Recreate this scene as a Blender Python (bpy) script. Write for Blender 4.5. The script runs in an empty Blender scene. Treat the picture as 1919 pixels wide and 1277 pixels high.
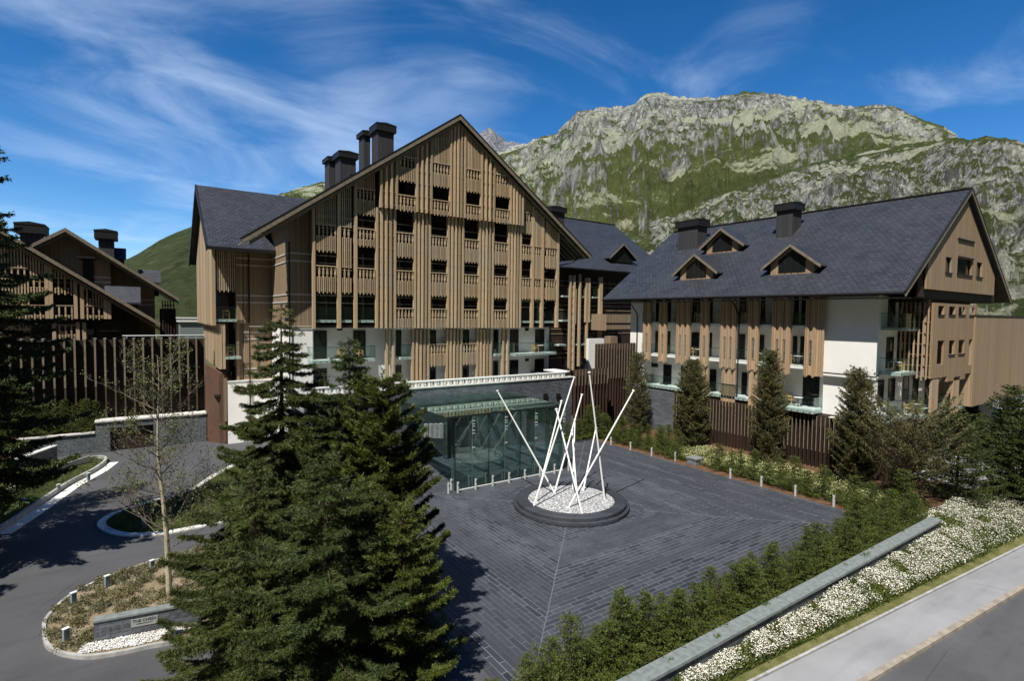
import bpy, math, random
import numpy as np
from mathutils import Vector, Matrix
random.seed(7)
SC = bpy.context.scene
COL = SC.collection
# ------------------------------------------------------------------ camera
CAMPOS = Vector((0, 0, 11.0))
ROT = Matrix(((0.8236735583533085, 0.016523883013548187, -0.5668234562540208),
              (-0.5669377199379001, 0.045111173414413556, -0.8225245307860366),
              (0.011978772107950305, 0.9988453050013948, 0.04652489328796479)))
cam = bpy.data.cameras.new("camera"); camo = bpy.data.objects.new("camera", cam); COL.objects.link(camo)
camo.matrix_world = Matrix.Translation(CAMPOS) @ ROT.to_4x4()
cam.sensor_width = 36; cam.lens = 18.984; cam.clip_start = .1; cam.clip_end = 9000
SC.camera = camo
# ------------------------------------------------------------------ sun, sky
SUN = Vector((-1, -.62, 1.85)).normalized()
sl = bpy.data.lights.new("sun", 'SUN'); sl.energy = 5.0; sl.angle = math.radians(.5); sl.color = (1, .95, .86)
so = bpy.data.objects.new("sun", sl); COL.objects.link(so)
so.rotation_euler = (-SUN).to_track_quat('-Z', 'Y').to_euler(); so.location = (-60, -40, 110)
wd = bpy.data.worlds.new("World"); SC.world = wd; wd.use_nodes = True
SC.view_settings.view_transform = 'Standard'; SC.view_settings.look = 'None'
SC.view_settings.exposure = .38; SC.view_settings.gamma = 1
F_ = 1011.947
def ray(px, py): return ROT @ Vector((px-959.5, -(py-638.5), -F_))
def at(px, py, X=None, Y=None, Z=None, D=None):
    v = ray(px, py)
    if X is not None: t = X/v.x
    elif Y is not None: t = Y/v.y
    elif Z is not None: t = (Z-11)/v.z
    else: t = D/F_
    return CAMPOS + v*t
def xs(px, Y, py=600): return at(px, py, Y=Y).x
def ys(px, X, py=650): return at(px, py, X=X).y
def build_sky():
    nt = wd.node_tree; N = nt.nodes; L = nt.links; N.clear()
    out = N.new('ShaderNodeOutputWorld'); bg = N.new('ShaderNodeBackground'); bg.inputs[1].default_value = .1
    sky = N.new('ShaderNodeTexSky'); sky.sky_type = 'NISHITA'; sky.sun_disc = False
    sky.sun_elevation = math.asin(SUN.z); sky.sun_rotation = math.atan2(SUN.x, SUN.y)
    sky.altitude = 1500; sky.air_density = 1.0; sky.dust_density = .25; sky.ozone_density = 3.5
    hs = N.new('ShaderNodeHueSaturation'); hs.inputs['Saturation'].default_value = 1.34; hs.inputs['Value'].default_value = 1.0
    hs.inputs['Hue'].default_value = .503
    L.new(sky.outputs[0], hs.inputs['Color'])
    tc0 = N.new('ShaderNodeTexCoord'); sp0 = N.new('ShaderNodeSeparateXYZ'); L.new(tc0.outputs['Generated'], sp0.inputs[0])
    g0 = N.new('ShaderNodeMapRange'); g0.inputs['From Min'].default_value = .05; g0.inputs['From Max'].default_value = .8; g0.inputs['To Min'].default_value = 1.2; g0.inputs['To Max'].default_value = .82
    L.new(sp0.outputs[2], g0.inputs['Value']); L.new(g0.outputs[0], hs.inputs['Value'])
    tc = N.new('ShaderNodeTexCoord'); sep = N.new('ShaderNodeSeparateXYZ'); L.new(tc.outputs['Generated'], sep.inputs[0])
    zz = N.new('ShaderNodeMath'); zz.operation = 'MAXIMUM'; L.new(sep.outputs[2], zz.inputs[0]); zz.inputs[1].default_value = .0
    za = N.new('ShaderNodeMath'); za.operation = 'ADD'; L.new(zz.outputs[0], za.inputs[0]); za.inputs[1].default_value = .16
    dx = N.new('ShaderNodeMath'); dx.operation = 'DIVIDE'; L.new(sep.outputs[0], dx.inputs[0]); L.new(za.outputs[0], dx.inputs[1])
    dy = N.new('ShaderNodeMath'); dy.operation = 'DIVIDE'; L.new(sep.outputs[1], dy.inputs[0]); L.new(za.outputs[0], dy.inputs[1])
    cb = N.new('ShaderNodeCombineXYZ'); L.new(dx.outputs[0], cb.inputs[0]); L.new(dy.outputs[0], cb.inputs[1])
    mp = N.new('ShaderNodeMapping'); L.new(cb.outputs[0], mp.inputs[0])
    mp.inputs['Rotation'].default_value = (0, 0, math.radians(30)); mp.inputs['Scale'].default_value = (1.25, 1.9, 1); mp.inputs['Location'].default_value = (3.1, .8, 0)
    n1 = N.new('ShaderNodeTexNoise'); n1.inputs['Scale'].default_value = 1.0; n1.inputs['Detail'].default_value = 9; n1.inputs['Roughness'].default_value = .56; n1.inputs['Distortion'].default_value = .9
    L.new(mp.outputs[0], n1.inputs['Vector'])
    n2 = N.new('ShaderNodeTexNoise'); n2.inputs['Scale'].default_value = .55; n2.inputs['Detail'].default_value = 3; n2.inputs['Distortion'].default_value = .4
    L.new(cb.outputs[0], n2.inputs['Vector'])
    # broad veils where the photograph has them (directions in the world)
    def blob(d, lo, hi, gain):
        dt = N.new('ShaderNodeVectorMath'); dt.operation = 'DOT_PRODUCT'
        L.new(tc.outputs['Generated'], dt.inputs[0]); dt.inputs[1].default_value = d
        mr = N.new('ShaderNodeMapRange'); mr.interpolation_type = 'SMOOTHSTEP'
        mr.inputs['From Min'].default_value = lo; mr.inputs['From Max'].default_value = hi; mr.inputs['To Max'].default_value = gain
        L.new(dt.outputs['Value'], mr.inputs['Value']); return mr.outputs[0]
    def vadd(a, b):
        m = N.new('ShaderNodeMath'); m.operation = 'ADD'; L.new(a, m.inputs[0]); L.new(b, m.inputs[1]); return m.outputs[0]
    D = lambda px, py: tuple(ray(px, py).normalized())
    mask = blob(D(400, 230), .93, .998, .17)
    mask = vadd(mask, blob(D(640, 210), .955, .998, .14))
    mask = vadd(mask, blob(D(800, 110), .965, .999, .16))
    mask = vadd(mask, blob(D(1020, 140), .965, .999, .13))
    mask = vadd(mask, blob(D(1640, 100), .94, .999, .17)); mask = vadd(mask, blob(D(1300, 60), .96, .999, .10))
    mask = vadd(mask, blob(D(100, 190), .955, .998, .10))
    s = vadd(n1.outputs['Fac'], mask)
    s2 = N.new('ShaderNodeMath'); s2.operation = 'MULTIPLY_ADD'; L.new(n2.outputs['Fac'], s2.inputs[0]); s2.inputs[1].default_value = .22; L.new(s, s2.inputs[2])
    mr = N.new('ShaderNodeMapRange'); mr.interpolation_type = 'SMOOTHSTEP'
    mr.inputs['From Min'].default_value = .72; mr.inputs['From Max'].default_value = 1.22; mr.inputs['To Max'].default_value = .5
    L.new(s2.outputs[0], mr.inputs['Value'])
    mx = N.new('ShaderNodeMixRGB'); L.new(mr.outputs[0], mx.inputs[0]); L.new(hs.outputs[0], mx.inputs[1]); mx.inputs[2].default_value = (6.0, 7.3, 9.2, 1)
    L.new(mx.outputs[0], bg.inputs[0]); L.new(bg.outputs[0], out.inputs[0])
build_sky()

# ------------------------------------------------------------------ mesh helpers
class MB:
    def __init__(s): s.v = []; s.f = []
    def add(s, vs, fs):
        n = len(s.v); s.v += [tuple(p) for p in vs]; s.f += [tuple(i+n for i in f) for f in fs]; return s
    def box(s, x0, x1, y0, y1, z0, z1):
        if x0 > x1: x0, x1 = x1, x0
        if y0 > y1: y0, y1 = y1, y0
        return s.add([(x0,y0,z0),(x1,y0,z0),(x1,y1,z0),(x0,y1,z0),(x0,y0,z1),(x1,y0,z1),(x1,y1,z1),(x0,y1,z1)],
                     [(0,3,2,1),(4,5,6,7),(0,1,5,4),(1,2,6,5),(2,3,7,6),(3,0,4,7)])
    def prism(s, pts, d):      # planar polygon pts swept by vector d
        n = len(pts); d = Vector(d); a = [Vector(p) for p in pts]
        vs = a+[p+d for p in a]
        fs = [tuple(range(n))[::-1], tuple(range(n, 2*n))]+[(i, (i+1) % n, n+(i+1) % n, n+i) for i in range(n)]
        return s.add(vs, fs)
    def beam(s, a, b, w, h, up=(0,0,1)):
        a = Vector(a); b = Vector(b); t = (b-a).normalized(); u = t.cross(Vector(up))
        if u.length < 1e-4: u = Vector((1,0,0))
        u.normalize(); w_ = u*(w/2); k = u.cross(t)*(h/2)
        return s.add([a-w_-k,a+w_-k,a+w_+k,a-w_+k,b-w_-k,b+w_-k,b+w_+k,b-w_+k],
                     [(0,1,2,3),(7,6,5,4),(0,4,5,1),(1,5,6,2),(2,6,7,3),(3,7,4,0)])
    def tube(s, pts, rs, n=8, cap=True):
        pts = [Vector(p) for p in pts]
        if not hasattr(rs, '__len__'): rs = [rs]*len(pts)
        vs = []; fs = []
        for i, p in enumerate(pts):
            t = (pts[min(i+1, len(pts)-1)]-pts[max(i-1, 0)]).normalized()
            u = t.cross(Vector((0,0,1)) if abs(t.z) < .95 else Vector((1,0,0))).normalized(); w = t.cross(u)
            for k in range(n):
                a = 2*math.pi*k/n; vs.append(p+(u*math.cos(a)+w*math.sin(a))*rs[i])
        for i in range(len(pts)-1):
            for k in range(n): fs.append((i*n+k, i*n+(k+1) % n, (i+1)*n+(k+1) % n, (i+1)*n+k))
        if cap: fs += [tuple(range(n)), tuple(range((len(pts)-1)*n, len(pts)*n))[::-1]]
        return s.add(vs, fs)
    def lathe(s, c, prof, n=64):
        vs = []; fs = []
        for r, z in prof:
            for k in range(n):
                a = 2*math.pi*k/n; vs.append((c[0]+r*math.cos(a), c[1]+r*math.sin(a), c[2]+z))
        for i in range(len(prof)-1):
            for k in range(n): fs.append((i*n+k, i*n+(k+1) % n, (i+1)*n+(k+1) % n, (i+1)*n+k))
        return s.add(vs, fs)
    def build(s, name, m, parent=None, smooth=False):
        off = Vector((0,0,0)); p = parent
        while p is not None: off += p.location; p = p.parent
        me = bpy.data.meshes.new(name)
        me.from_pydata([(a-off.x, b-off.y, c-off.z) for a, b, c in s.v], [], s.f)
        if m: me.materials.append(m)
        if smooth: me.polygons.foreach_set('use_smooth', [True]*len(me.polygons))
        me.update()
        o = bpy.data.objects.new(name, me); COL.objects.link(o)
        if parent: o.parent = parent
        return o
def npmesh(name, V, Fq, m, parent=None, smooth=False):
    V = np.asarray(V, np.float32); Fq = np.asarray(Fq, np.int32); k = Fq.shape[1]
    me = bpy.data.meshes.new(name); me.vertices.add(len(V)); me.vertices.foreach_set('co', V.ravel())
    me.loops.add(Fq.size); me.loops.foreach_set('vertex_index', Fq.ravel())
    me.polygons.add(len(Fq)); me.polygons.foreach_set('loop_start', np.arange(len(Fq), dtype=np.int32)*k)
    me.polygons.foreach_set('loop_total', np.full(len(Fq), k, np.int32))
    if smooth: me.polygons.foreach_set('use_smooth', np.ones(len(Fq), bool))
    me.materials.append(m); me.update(calc_edges=True); me.validate()
    o = bpy.data.objects.new(name, me); COL.objects.link(o)
    if parent: o.parent = parent
    return o
def tag(o, label=None, cat=None, group=None, kind=None):
    if label: o['label'] = label
    if cat: o['category'] = cat
    if group: o['group'] = group
    if kind: o['kind'] = kind
    return o
def thing(name, loc, label, cat, group=None):
    o = bpy.data.objects.new(name, None); o.empty_display_size = .3; COL.objects.link(o); o.location = loc
    return tag(o, label, cat, group)
def copy_tree(o, parent=None):
    c = o.copy(); COL.objects.link(c); c.parent = parent
    for ch in list(o.children): copy_tree(ch, c)
    return c
ORD = ['first','second','third','fourth','fifth','sixth','seventh','eighth','ninth','tenth','eleventh','twelfth','thirteenth','fourteenth','fifteenth',
       'sixteenth','seventeenth','eighteenth','nineteenth','twentieth','twenty first','twenty second','twenty third','twenty fourth','twenty fifth','twenty sixth','twenty seventh','twenty eighth','twenty ninth','thirtieth','thirty first','thirty second','thirty third','thirty fourth','thirty fifth','thirty sixth']

# ------------------------------------------------------------------ materials
class NT:
    def __init__(s, name):
        s.m = bpy.data.materials.new(name); s.m.use_nodes = True; s.t = s.m.node_tree; s.N = s.t.nodes; s.L = s.t.links
        s.b = s.N['Principled BSDF']
    def n(s, typ, **k):
        o = s.N.new(typ)
        for a, v in k.items():
            if a[0] == '_': setattr(o, a[1:], v)
            else: s.put(o.inputs[int(a[1:]) if a[0] == 'i' and a[1:].isdigit() else a.replace('_', ' ')], v)
        return o
    def put(s, sock, v):
        if isinstance(v, bpy.types.NodeSocket): s.L.new(v, sock)
        elif isinstance(v, bpy.types.Node): s.L.new(v.outputs[0], sock)
        else: sock.default_value = v
    def math(s, op, a, b=0., c=0.):
        o = s.N.new('ShaderNodeMath'); o.operation = op; s.put(o.inputs[0], a); s.put(o.inputs[1], b); s.put(o.inputs[2], c); return o.outputs[0]
    def mix(s, f, a, b, mode='MIX'):
        o = s.N.new('ShaderNodeMixRGB'); o.blend_type = mode; s.put(o.inputs[0], f); s.put(o.inputs[1], a); s.put(o.inputs[2], b); return o.outputs[0]
    def co(s): return s.n('ShaderNodeTexCoord').outputs['Object']
    def sep(s, v): return s.n('ShaderNodeSeparateXYZ', i0=v).outputs
    def comb(s, x, y, z=0.): return s.n('ShaderNodeCombineXYZ', i0=x, i1=y, i2=z).outputs[0]
    def noise(s, v, sc, det=4, ro=.55, dis=0.): return s.n('ShaderNodeTexNoise', Vector=v, Scale=sc, Detail=det, Roughness=ro, Distortion=dis).outputs['Fac']
    def rng(s, v, a, b, c=0., d=1., sm=False):
        o = s.n('ShaderNodeMapRange', Value=v, From_Min=a, From_Max=b, To_Min=c, To_Max=d)
        if sm: o.interpolation_type = 'SMOOTHSTEP'
        return o.outputs[0]
    def bump(s, h, st=.3, d=.02): s.L.new(s.n('ShaderNodeBump', Height=h, Strength=st, Distance=d).outputs[0], s.b.inputs['Normal'])
    def island(s): return s.n('ShaderNodeNewGeometry').outputs['Random Per Island']
    def fin(s, col=None, rough=.6, spec=.3, metal=0.):
        if col is not None: s.put(s.b.inputs['Base Color'], col)
        s.put(s.b.inputs['Roughness'], rough); s.b.inputs['Specular IOR Level'].default_value = spec; s.b.inputs['Metallic'].default_value = metal
        return s.m
def c4(c, k=1.): return (c[0]*k, c[1]*k, c[2]*k, 1)
def plain(name, col, rough=.6, var=.25, sc=3., spec=.3, metal=0., bump=0.):
    t = NT(name); n = t.noise(t.co(), sc, 5); n = t.rng(n, .3, .7)
    c = t.mix(n, c4(col, 1-var), c4(col, 1+var)); 
    if bump: t.bump(t.noise(t.co(), sc*9, 3), bump)
    return t.fin(c, rough, spec, metal)
def slatwood(name, col, var=.28):
    t = NT(name); r = t.island(); x, y, z = t.sep(t.co())
    g = t.noise(t.comb(t.math('MULTIPLY', x, 22.), t.math('MULTIPLY', y, 22.), t.math('MULTIPLY', z, 1.6)), 1., 4)
    c = t.mix(r, c4(col, 1-var), (col[0]*(1+var), col[1]*(1+var*.9), col[2]*(1+var*.8), 1))
    c = t.mix(t.rng(g, .3, .7, 0, .5), c, (col[0]*.62, col[1]*.6, col[2]*.6, 1))
    w = t.noise(t.co(), .35, 3)
    c = t.mix(t.rng(w, .45, .7, 0, .35), c, (col[1]*1.05, col[1]*1.0, col[1]*.9, 1))
    return t.fin(c, .65, .25)
def boards(name, col, w=.16, var=.22, gap=.45):
    t = NT(name); x, y, z = t.sep(t.co()); u = t.math('ADD', x, y); q = t.math('DIVIDE', u, w)
    fl = t.math('FLOOR', q); fr = t.math('FRACT', q)
    wn = t.n('ShaderNodeTexWhiteNoise', _noise_dimensions='1D', W=fl).outputs['Value']
    c = t.mix(wn, c4(col, 1-var), c4(col, 1+var))
    g = t.noise(t.comb(t.math('MULTIPLY', u, 14.), t.math('MULTIPLY', wn, 30.), t.math('MULTIPLY', z, 1.2)), 1., 5)
    c = t.mix(t.rng(g, .35, .7, 0, .45), c, (col[0]*.66, col[1]*.62, col[2]*.6, 1))
    st = t.noise(t.comb(t.math('MULTIPLY', u, 1.3), 0., t.math('MULTIPLY', z, .25)), 1., 4)
    c = t.mix(t.rng(st, .45, .7, 0, .4), c, (col[1]*.95, col[1]*.88, col[1]*.76, 1))
    e = t.math('LESS_THAN', fr, .1)
    c = t.mix(t.math('MULTIPLY', e, gap), c, (.02, .014, .01, 1))
    t.bump(t.math('SUBTRACT', 1., e), .6, .02)
    return t.fin(c, .65, .25)
def tiles(name, col, axis):
    t = NT(name); x, y, z = t.sep(t.co()); a = y if axis == 'Y' else x
    v = t.comb(a, t.math('MULTIPLY', z, 1.72))
    br = t.n('ShaderNodeTexBrick', Vector=v, Color1=c4(col, .72), Color2=c4(col, 1.35), Mortar=c4(col, .12), Scale=1., Mortar_Size=.03, Mortar_Smooth=.2, Bias=0., Brick_Width=.44, Row_Height=.30)
    n = t.noise(t.co(), .5, 5)
    c = t.mix(t.rng(n, .35, .7, 0, .4), br.outputs['Color'], c4((col[0]*1.5, col[1]*1.5, col[2]*1.35)))
    n2 = t.noise(t.comb(t.math('MULTIPLY', a, 3.), t.math('MULTIPLY', z, .3)), 1., 3)
    c = t.mix(t.rng(n2, .4, .7, 0, .3), c, c4(col, .6))
    t.bump(t.math('SUBTRACT', 1., br.outputs['Fac']), .6, .03)
    return t.fin(c, t.rng(t.noise(t.co(), 9., 2), .3, .7, .42, .62), .45)
def stonewall(name, col, w=.55, h=.13):
    t = NT(name); x, y, z = t.sep(t.co()); u = t.math('ADD', x, y)
    wob = t.math('MULTIPLY', t.noise(t.co(), 1.5, 2), .06)
    br = t.n('ShaderNodeTexBrick', Vector=t.comb(u, t.math('ADD', z, wob)), Color1=c4(col, .6), Color2=c4(col, 1.5), Mortar=c4(col, .25), Scale=1., Mortar_Size=.009, Mortar_Smooth=.3, Brick_Width=w, Row_Height=h)
    n = t.noise(t.co(), 7., 6, .65)
    c = t.mix(t.rng(n, .35, .68, 0, .75), br.outputs['Color'], c4((col[0]*1.9, col[1]*1.95, col[2]*2.0)))
    n3 = t.noise(t.co(), .7, 4)
    c = t.mix(t.rng(n3, .42, .7, 0, .5), c, c4(col, .55))
    hh = t.math('ADD', t.math('MULTIPLY', n, 1.2), t.math('SUBTRACT', 1., br.outputs['Fac']))
    t.bump(hh, .8, .04)
    return t.fin(c, .7, .35)
def leafmat(name, a, b, trans=.0):
    t = NT(name); r = t.island(); n = t.rng(t.noise(t.co(), .9, 3), .35, .65)
    c = t.mix(r, c4(a), c4(b)); c = t.mix(t.math('MULTIPLY', n, .55), c, (b[0]*1.15, b[1]*1.05, b[2]*.7, 1))
    return t.fin(c, .55, .3)
def glass(name, tint, refl=.55, clear=.8):
    t = NT(name); t.N.remove(t.b); out = t.N['Material Output']
    tr = t.n('ShaderNodeBsdfTransparent', Color=c4(tint)); gl = t.n('ShaderNodeBsdfGlossy', Color=(.85, 1, .95, 1), Roughness=.01)
    lw = t.n('ShaderNodeFresnel', IOR=1.5); f = t.math('MULTIPLY_ADD', lw.outputs[0], refl, .03)
    df = t.n('ShaderNodeBsdfDiffuse', Color=c4((tint[0]*.25, tint[1]*.3, tint[2]*.28)))
    m0 = t.n('ShaderNodeMixShader', i0=1-clear); t.L.new(tr.outputs[0], m0.inputs[1]); t.L.new(df.outputs[0], m0.inputs[2])
    m1 = t.n('ShaderNodeMixShader', i0=f); t.L.new(m0.outputs[0], m1.inputs[1]); t.L.new(gl.outputs[0], m1.inputs[2])
    t.L.new(m1.outputs[0], out.inputs[0]); return t.m
M = {}
M['slat'] = slatwood('larch_slats', (.47, .355, .225), .36)
M['slatR'] = slatwood('larch_slats_warm', (.42, .30, .19), .32)
M['slatd'] = slatwood('dark_slats', (.045, .028, .02))
M['slatfin'] = slatwood('brown_fins', (.055, .032, .023))
M['fence'] = slatwood('fence_fins', (.085, .062, .045), .2)
M['board'] = boards('timber_boards', (.30, .22, .14))
M['boardw'] = boards('timber_boards_warm', (.36, .25, .155), .2, .2)
M['boardann'] = boards('timber_boards_brown', (.36, .255, .165), .2, .16, .3)
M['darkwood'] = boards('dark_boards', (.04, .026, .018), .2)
M['brownbox'] = boards('brown_panels', (.12, .066, .045), 1.2, .08)
M['rake'] = plain('rake_boards', (.20, .165, .12), .6, .25, 4)
M['tileY'] = tiles('roof_slate_a', (.033, .037, .049), 'Y')
M['tileX'] = tiles('roof_slate_b', (.033, .037, .049), 'X')
M['white'] = plain('white_render', (.85, .84, .81), .85, .04, .7)
M['whitep'] = plain('white_paint', (.80, .80, .78), .5, .04, 2)
M['slab'] = plain('slab_edge', (.62, .68, .66), .5, .08, 2)
M['stripe'] = plain('pale_band', (.55, .53, .50), .5, .1, 2)
M['chim'] = boards('chimney_metal', (.05, .05, .056), .45, .15, .6)
M['chimcap'] = plain('chimney_cap', (.018, .017, .018), .5, .2, 3)
M['dark'] = plain('dark_frame', (.015, .013, .012), .5, .2, 3)
M['ring'] = stonewall('ring_slate', (.032, .036, .042), 1.1, .5)
M['win'] = NT('window_glass').fin((.012, .014, .016, 1), .06, .5)
M['stone'] = stonewall('slate_stone', (.085, .092, .104))
M['stonel'] = stonewall('slate_stone_light', (.11, .125, .13), .45, .11)
M['cope'] = plain('coping_stone', (.19, .215, .21), .6, .25, 5, bump=.3)
M['copew'] = plain('white_coping', (.62, .61, .57), .7, .12, 5)
M['steel'] = plain('brushed_steel', (.62, .63, .62), .35, .1, 6, .5, .4)
M['black'] = plain('black_metal', (.02, .022, .025), .45, .1, 4)
M['glassrail'] = glass('rail_glass', (.88, .92, .91), .2, .99)
M['glasscan'] = glass('canopy_glass', (.83, .92, .895), .75, .975)
M['chairw'] = plain('chair_wood', (.5, .32, .16), .5, .15, 6)
M['bark'] = plain('bark', (.085, .06, .045), .9, .4, 8, bump=.6)
M['barkpale'] = plain('pale_bark', (.42, .38, .27), .8, .35, 6, bump=.3)
M['leafA'] = leafmat('spruce_needles', (.010, .020, .006), (.075, .098, .022))
M['leafB'] = leafmat('spruce_needles_dark', (.010, .022, .008), (.065, .092, .024))
M['leafC'] = leafmat('pine_needles', (.016, .030, .007), (.10, .125, .026))
M['leafP'] = leafmat('slim_pine_needles', (.030, .034, .016), (.15, .15, .068))
M['leafH'] = leafmat('hedge_needles', (.016, .030, .007), (.10, .128, .026))
M['leafG'] = leafmat('small_leaves', (.05, .07, .02), (.12, .14, .05))
M['leafS'] = leafmat('low_shrub_leaves', (.075, .085, .045), (.17, .16, .09))

# ------------------------------------------------------------------ ground
def paving():
    t = NT('slate_paving'); v = t.co(); x, y, z = t.sep(v)
    dx = t.math('SUBTRACT', x, 20.45); dy = t.math('SUBTRACT', y, 23.45)
    adx = t.math('ABSOLUTE', dx); ady = t.math('ABSOLUTE', dy)
    sel = t.math('GREATER_THAN', adx, ady)          # mitred field: courses run round the circle
    def br(vec, seed):
        return t.n('ShaderNodeTexBrick', Vector=vec, Color1=(.020, .024, .031, 1), Color2=(.066, .072, .087, 1), Mortar=(.21, .225, .25, 1), Scale=1., Mortar_Size=.011, Mortar_Smooth=.1, Brick_Width=.92, Row_Height=.235)
    b1 = br(t.comb(y, x), 0); b2 = br(t.comb(x, y), 1)
    # some courses have wide pale joints, others are nearly closed
    def rowmask(c):
        wn = t.n('ShaderNodeTexWhiteNoise', _noise_dimensions='1D', W=t.math('FLOOR', t.math('DIVIDE', c, .47))).outputs['Value']
        return t.rng(wn, .1, .8, .15, 1.)
    c1 = t.mix(rowmask(x), (.045, .05, .06, 1), b1.outputs['Color'])
    c2 = t.mix(rowmask(y), (.045, .05, .06, 1), b2.outputs['Color'])
    c = t.mix(sel, c2, c1)
    seam = t.math('LESS_THAN', t.math('ABSOLUTE', t.math('SUBTRACT', adx, ady)), .03)
    c = t.mix(t.math('MULTIPLY', seam, .4), c, (.24, .25, .27, 1))
    n = t.noise(v, .28, 6, .6); c = t.mix(t.rng(n, .45, .75, 0, .3), c, (.09, .10, .12, 1))
    n = t.noise(v, 3.5, 5, .7); c = t.mix(t.rng(n, .5, .75, 0, .3), c, (.02, .022, .027, 1))
    dr = t.math('SQRT', t.math('ADD', t.math('MULTIPLY', dx, dx), t.math('MULTIPLY', dy, dy))); tr_ = t.math('MULTIPLY', t.rng(t.math('ABSOLUTE', t.math('SUBTRACT', dr, 6.2)), .2, 2.4, 1., 0., True), t.rng(t.noise(v, .8, 5), .4, .62)); c = t.mix(t.math('MULTIPLY', tr_, .28), c, (.13, .14, .155, 1))
    sp = t.rng(t.noise(v, 1.7, 7, .75), .6, .72, 0, .5); c = t.mix(sp, c, (.10, .108, .12, 1))
    t.bump(t.noise(v, 22, 3), .25, .01)
    return t.fin(c, t.rng(t.noise(v, 5, 3), .3, .7, .42, .65), .4)
def asphalt(name, col, crack=True):
    t = NT(name); v = t.co()
    n = t.noise(v, .22, 6, .6); c = t.mix(t.rng(n, .3, .7), c4(col, .75), c4(col, 1.35))
    n2 = t.noise(v, 40, 3, .7); c = t.mix(t.rng(n2, .35, .7, 0, .5), c, c4(col, 1.7))
    x, y, z = t.sep(v); st = t.noise(t.comb(t.math('MULTIPLY', x, .25), t.math('MULTIPLY', y, 1.6)), 1., 4)
    c = t.mix(t.rng(st, .5, .75, 0, .35), c, c4(col, .6))
    vo = t.n('ShaderNodeTexVoronoi', _feature='DISTANCE_TO_EDGE', Vector=t.n('ShaderNodeMapping', Vector=v, Scale=(.16, .28, 1)).outputs[0], Scale=1., Randomness=1.); ck = t.math('MULTIPLY', t.rng(vo.outputs['Distance'], .0, .006, 1., 0.), t.rng(t.noise(v, .5, 3), .52, .6)); c = t.mix(t.math('MULTIPLY', ck, .6), c, c4(col, .35))
    oil = t.rng(t.noise(v, .9, 5, .7), .62, .74, 0, .4); c = t.mix(oil, c, c4(col, .55))
    t.bump(n2, .35, .01)
    return t.fin(c, .8, .3)
def soil(name, a, b, sc=2.):
    t = NT(name); v = t.co(); n = t.noise(v, sc, 8, .65); c = t.mix(t.rng(n, .35, .65), c4(a), c4(b))
    n2 = t.noise(v, sc*14, 4); c = t.mix(t.rng(n2, .4, .65, 0, .6), c, c4(a, .5)); t.bump(n2, .8, .05)
    return t.fin(c, .95, .1)
def gravelmat(name, a, b, sc=14.):
    t = NT(name); v = t.co(); vo = t.n('ShaderNodeTexVoronoi', Vector=v, Scale=sc)
    w = t.n('ShaderNodeTexWhiteNoise', Vector=vo.outputs['Position']).outputs['Value']
    c = t.mix(w, c4(a), c4(b)); c = t.mix(t.rng(vo.outputs['Distance'], .3, .6, 0, .8), c, c4(a, .3))
    t.bump(t.math('SUBTRACT', 1., vo.outputs['Distance']), 1., .04)
    return t.fin(c, .8, .2)
M['paving'] = paving()
M['asph'] = asphalt('drive_asphalt', (.062, .063, .068))
M['road'] = asphalt('road_asphalt', (.075, .076, .08))
M['walk'] = asphalt('pavement_asphalt', (.23, .23, .235))
M['soil'] = soil('bark_soil', (.10, .055, .03), (.20, .12, .07))
M['sand'] = soil('sandy_soil', (.22, .17, .11), (.38, .31, .21), 1.2)
M['grassm'] = soil('verge_grass', (.10, .11, .03), (.24, .22, .10), 1.5)
M['earth'] = soil('valley_ground', (.06, .08, .03), (.14, .14, .08), .05)
M['darkg'] = soil('bank_green', (.03, .045, .012), (.08, .10, .03), 2.)
M['gravel'] = gravelmat('white_gravel', (.42, .42, .42), (.85, .85, .84), 11.)
M['pebble'] = gravelmat('pebbles', (.45, .45, .42), (.80, .79, .74), 7.)
M['kerb'] = plain('kerb_stone', (.36, .36, .34), .7, .25, 4)
M['whitel'] = plain('white_kerb_line', (.68, .67, .63), .6, .12, 5)
M['tan'] = plain('sandstone_kerb', (.30, .26, .21), .8, .3, 3)
def sheet(name, pts, z, m, label, kind='structure'):
    mb = MB(); mb.add([(p[0], p[1], z if len(p) < 3 else p[2]) for p in pts], [tuple(range(len(pts)))])
    return tag(mb.build(name, m), label, None, None, kind)
# base sheet: hotel terrace level, falling to the road in front
mb = MB(); xg = [-4000, -300, -60, 0, 60, 300, 4000]
yg = [(-4000, -.8), (-300, -.8), (-40, -.8), (9.4, -.8), (10.7, -.06), (60, -.06), (300, -1.), (5000, -4.)]
for j, (y, z) in enumerate(yg):
    for x in xg: mb.v.append((x, y, z))
for j in range(len(yg)-1):
    for i in range(len(xg)-1): n = len(xg); mb.f.append((j*n+i, j*n+i+1, (j+1)*n+i+1, (j+1)*n+i))
tag(mb.build('ground', M['earth']), 'green valley floor under the hotel', None, None, 'structure')
sheet('paving', [(8.6, 12.2), (33.2, 12.2), (33.2, 37.3), (8.6, 37.3)], 0., M['paving'], 'dark slate paved forecourt')
sheet('drive', [(-60, 10.8), (8.6, 10.8), (8.6, 60), (-60, 60)], -.01, M['asph'], 'dark asphalt drive')
sheet('planting_bed', [(33.2, 10.6), (44.5, 10.6), (44.5, 41), (33.2, 41)], .004, M['soil'], 'brown soil of the planting bed')
sheet('planting_bed', [(2., 10.6), (33.2, 10.6), (33.2, 12.2), (2., 12.2)], .008, M['soil'], 'brown soil under the front hedge')
sheet('yard', [(44.5, 8), (120, 8), (120, 60), (44.5, 60)], .002, M['walk'], 'pale yard beside the right hand building')
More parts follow.
